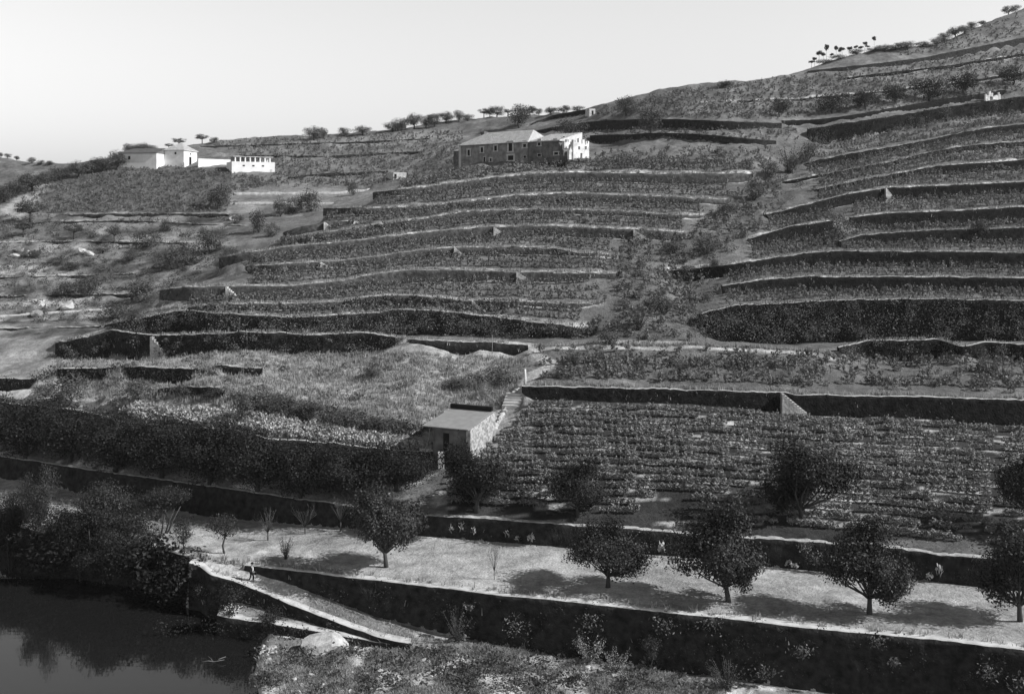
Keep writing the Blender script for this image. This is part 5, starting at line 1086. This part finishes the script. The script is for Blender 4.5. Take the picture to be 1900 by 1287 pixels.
# ------------------------------------------------------------------ rocks
m = MB(); p = foot(592, 1216, 76); rock(m, (p.x, p.y + .4, p.z + .5), 2.9, 1.8, 1.5, 4, .3, 3); tag(m.build("boulder", M_PALESTONE), "largest pale flat boulder on the river bank below the ramp", "boulder")
RG_ = "small pale rocks scattered over the river bank"
for i in range(70):
    if i < 14: u, v = 500 + rnd.gauss(0, 10), 1212 + rnd.gauss(0, 12)
    elif i < 40: u, v = rnd.uniform(530, 700), rnd.uniform(1235, 1287)
    else: u = rnd.uniform(700, 1150); v = rnd.uniform(1212 + max(0, u - 900) * .12, 1290)
    p = foot(u, v, 74); k = rnd.uniform(.12, .34); m = MB(); rock(m, (0, 0, k * .25), k * 1.3, k, k * .75, 40 + i, rnd.random() * 3, 2)
    o = m.build("rock", M_PALESTONE); o.location = p; tag(o, "small pale rock lying in the dry grass of the river bank", "rock", RG_)
for i, (u, v, k, lab) in enumerate([(36, 466, 1.3, "upper pale rock of the outcrop at the left edge of the valley side"), (50, 474, 1.1, "lower right pale rock of the outcrop at the left edge of the valley side"), (28, 476, 1.0, "lower left pale rock of the outcrop at the left edge of the valley side"), (152, 470, 1.2, "left pale rock of the outcrop below the thin fruit tree"), (166, 474, 1.0, "right pale rock of the outcrop below the thin fruit tree"),
                                    (125, 574, 1.6, "pale flat rock among the rubble left of the spur"), (70, 586, 1.3, "pale rock at the left edge of the rubble left of the spur"), (432, 408, 1.1, "pale rock just under the tree with the black shadow")]):
    p = foot(u, v, 170); m = MB(); rock(m, (0, 0, k * .3), k * 1.3, k, k * .9, 140 + i, rnd.random() * 3, 2); o = m.build("rock", M_PALESTONE); o.location = p; tag(o, lab, "rock")
m = MB(); p = P(395, 1228, 37 * FPX / 828); m.tube([p + Vector((-1.1, .2, -.08)), p + Vector((-.4, .1, .08)), p + Vector((.1, 0, .05)), p + Vector((1.0, -.2, .3))], [.05, .045, .04, .015], 6); m.tube([p, p + Vector((-.15, .1, .25)), p + Vector((-.5, .3, .4))], [.03, .02, .01], 5); m.tube([p + Vector((.5, -.1, .3)), p + Vector((1.0, .3, .35))], [.04, .02], 5)
tag(m.build("dead_branch", M_WOOD, smooth=True), "pale dead branch sticking out of the dark river", "branch")

# ------------------------------------------------------------------ the man on the ramp
def skin(name, nodes, edges, mat, parent, sub=1, root=0):
    me = bpy.data.meshes.new(name); me.from_pydata([n[0] for n in nodes], edges, []); o = link(name, me, parent); me.materials.append(mat)
    md = o.modifiers.new("skin", 'SKIN'); md.use_smooth_shade = True
    for i, n in enumerate(nodes):
        r = n[1]; me.skin_vertices[0].data[i].radius = r if isinstance(r, tuple) else (r, r); me.skin_vertices[0].data[i].use_root = (i == root)
    if sub: s = o.modifiers.new("sub", 'SUBSURF'); s.levels = sub; s.render_levels = sub
    return o
pf = foot(467, 1079, 96)
man = empty("person", pf, "man in a dark jacket, white shirt and hat walking on the ramp", "person", rz=math.radians(-12))
nodes = [((0, 0, .93), .13), ((.01, 0, 1.15), .13), ((.02, 0, 1.36), .14), ((.03, 0, 1.47), .055), ((.05, 0, 1.56), (.085, .075)), ((.05, 0, 1.66), (.09, .08)), ((.05, 0, 1.73), .05),       # trunk, neck, head
         ((.01, .10, .88), .09), ((.14, .1, .5), .058), ((.1, .1, .1), .04), ((.12, .1, .05), .04), ((.25, .1, .03), .03),            # leading leg
         ((-.01, -.10, .88), .09), ((-.05, -.1, .48), .058), ((-.26, -.1, .13), .04), ((-.25, -.1, .07), .04), ((-.14, -.1, .03), .03),     # trailing leg
         ((.02, .19, 1.38), .055), ((-.06, .24, 1.12), .042), ((.1, .24, .93), .03), ((.15, .24, .88), (.035, .018)),
         ((.02, -.19, 1.38), .055), ((-.02, -.25, 1.11), .042), ((.2, -.2, 1.0), .03), ((.26, -.19, .98), (.035, .018)), ((.14, 0, 1.6), .022)]
edges = [(0, 1), (1, 2), (2, 3), (3, 4), (4, 5), (5, 6), (0, 7), (7, 8), (8, 9), (9, 10), (10, 11), (0, 12), (12, 13), (13, 14), (14, 15), (15, 16), (2, 17), (17, 18), (18, 19), (19, 20), (2, 21), (21, 22), (22, 23), (23, 24), (4, 25)]
for base, sgn in ((20, 1), (24, -1)):
    c = Vector(nodes[base][0])
    for k, (dy, l) in enumerate([(-.028, .065), (-.009, .078), (.01, .072), (.028, .055)]):
        j = len(nodes); nodes += [(tuple(c + Vector((.045, dy, -.012))), .009), (tuple(c + Vector((.045 + l * .55, dy, -.03))), .008), (tuple(c + Vector((.045 + l * .7, dy, -.06))), .007)]; edges += [(base, j), (j, j + 1), (j + 1, j + 2)]
    j = len(nodes); nodes += [(tuple(c + Vector((.015, -sgn * .04, -.01))), .01), (tuple(c + Vector((.05, -sgn * .05, -.035))), .008)]; edges += [(base, j), (j, j + 1)]
skin("body", nodes, edges, M_SKIN, man)
skin("jacket", [((0, 0, .86), (.17, .19)), ((.0, 0, 1.15), (.155, .17)), ((.02, 0, 1.38), (.15, .17)), ((.02, .2, 1.38), .075), ((-.06, .245, 1.12), .06), ((.08, .245, .95), .048), ((.02, -.2, 1.38), .075), ((-.02, -.255, 1.11), .06), ((.17, -.21, 1.01), .048)], [(0, 1), (1, 2), (2, 3), (3, 4), (4, 5), (2, 6), (6, 7), (7, 8)], M_CLOTH, man)
skin("shirt", [((.12, -.03, .98), (.05, .07)), ((.125, -.02, 1.2), (.055, .08)), ((.12, 0, 1.4), (.05, .06))], [(0, 1), (1, 2)], M_SHIRT, man)
skin("trousers", [((0, 0, .9), (.14, .16)), ((.01, .1, .85), .105), ((.14, .1, .5), .078), ((.1, .1, .1), .065), ((-.01, -.1, .85), .105), ((-.05, -.1, .48), .078), ((-.25, -.1, .14), .065)], [(0, 1), (1, 2), (2, 3), (0, 4), (4, 5), (5, 6)], M_CLOTH, man)
m = MB(); m.tube([(.05, 0, 1.69), (.05, 0, 1.705), (.05, 0, 1.71)], [.17, .17, .1], 14); m.tube([(.05, 0, 1.705), (.05, 0, 1.78), (.05, 0, 1.82)], [.105, .1, .07], 12); m.build("hat", M_CLOTH, man, smooth=True)
m = MB(); m.box(.14, .36, .2, .29, .62, .84); m.tube([(.2, .245, .84), (.25, .245, .89), (.3, .245, .84)], .012, 5); o = m.build("bag", M_CLOTH, None, bevel=.02); o.location = pf; o.rotation_euler = man.rotation_euler; tag(o, "small dark bag held by the walking man", "bag")
# ------------------------------------------------------------------ the air
hm = bpy.data.materials.new("haze_air"); hm.use_nodes = True; hn = hm.node_tree; hn.nodes.clear()
hv = hn.nodes.new("ShaderNodeVolumePrincipled"); ho = hn.nodes.new("ShaderNodeOutputMaterial"); hn.links.new(hv.outputs[0], ho.inputs['Volume'])
hv.inputs['Color'].default_value = (.9, .9, .9, 1); hv.inputs['Density'].default_value = 0.00007; hv.inputs['Anisotropy'].default_value = 0.2
hb = MB(); hb.box(-640, 640, -70, 920, float(ZG.min()) - 1.0, float(ZG.max()) + 14); tag(hb.build("haze", hm), kind='stuff')
#@@END
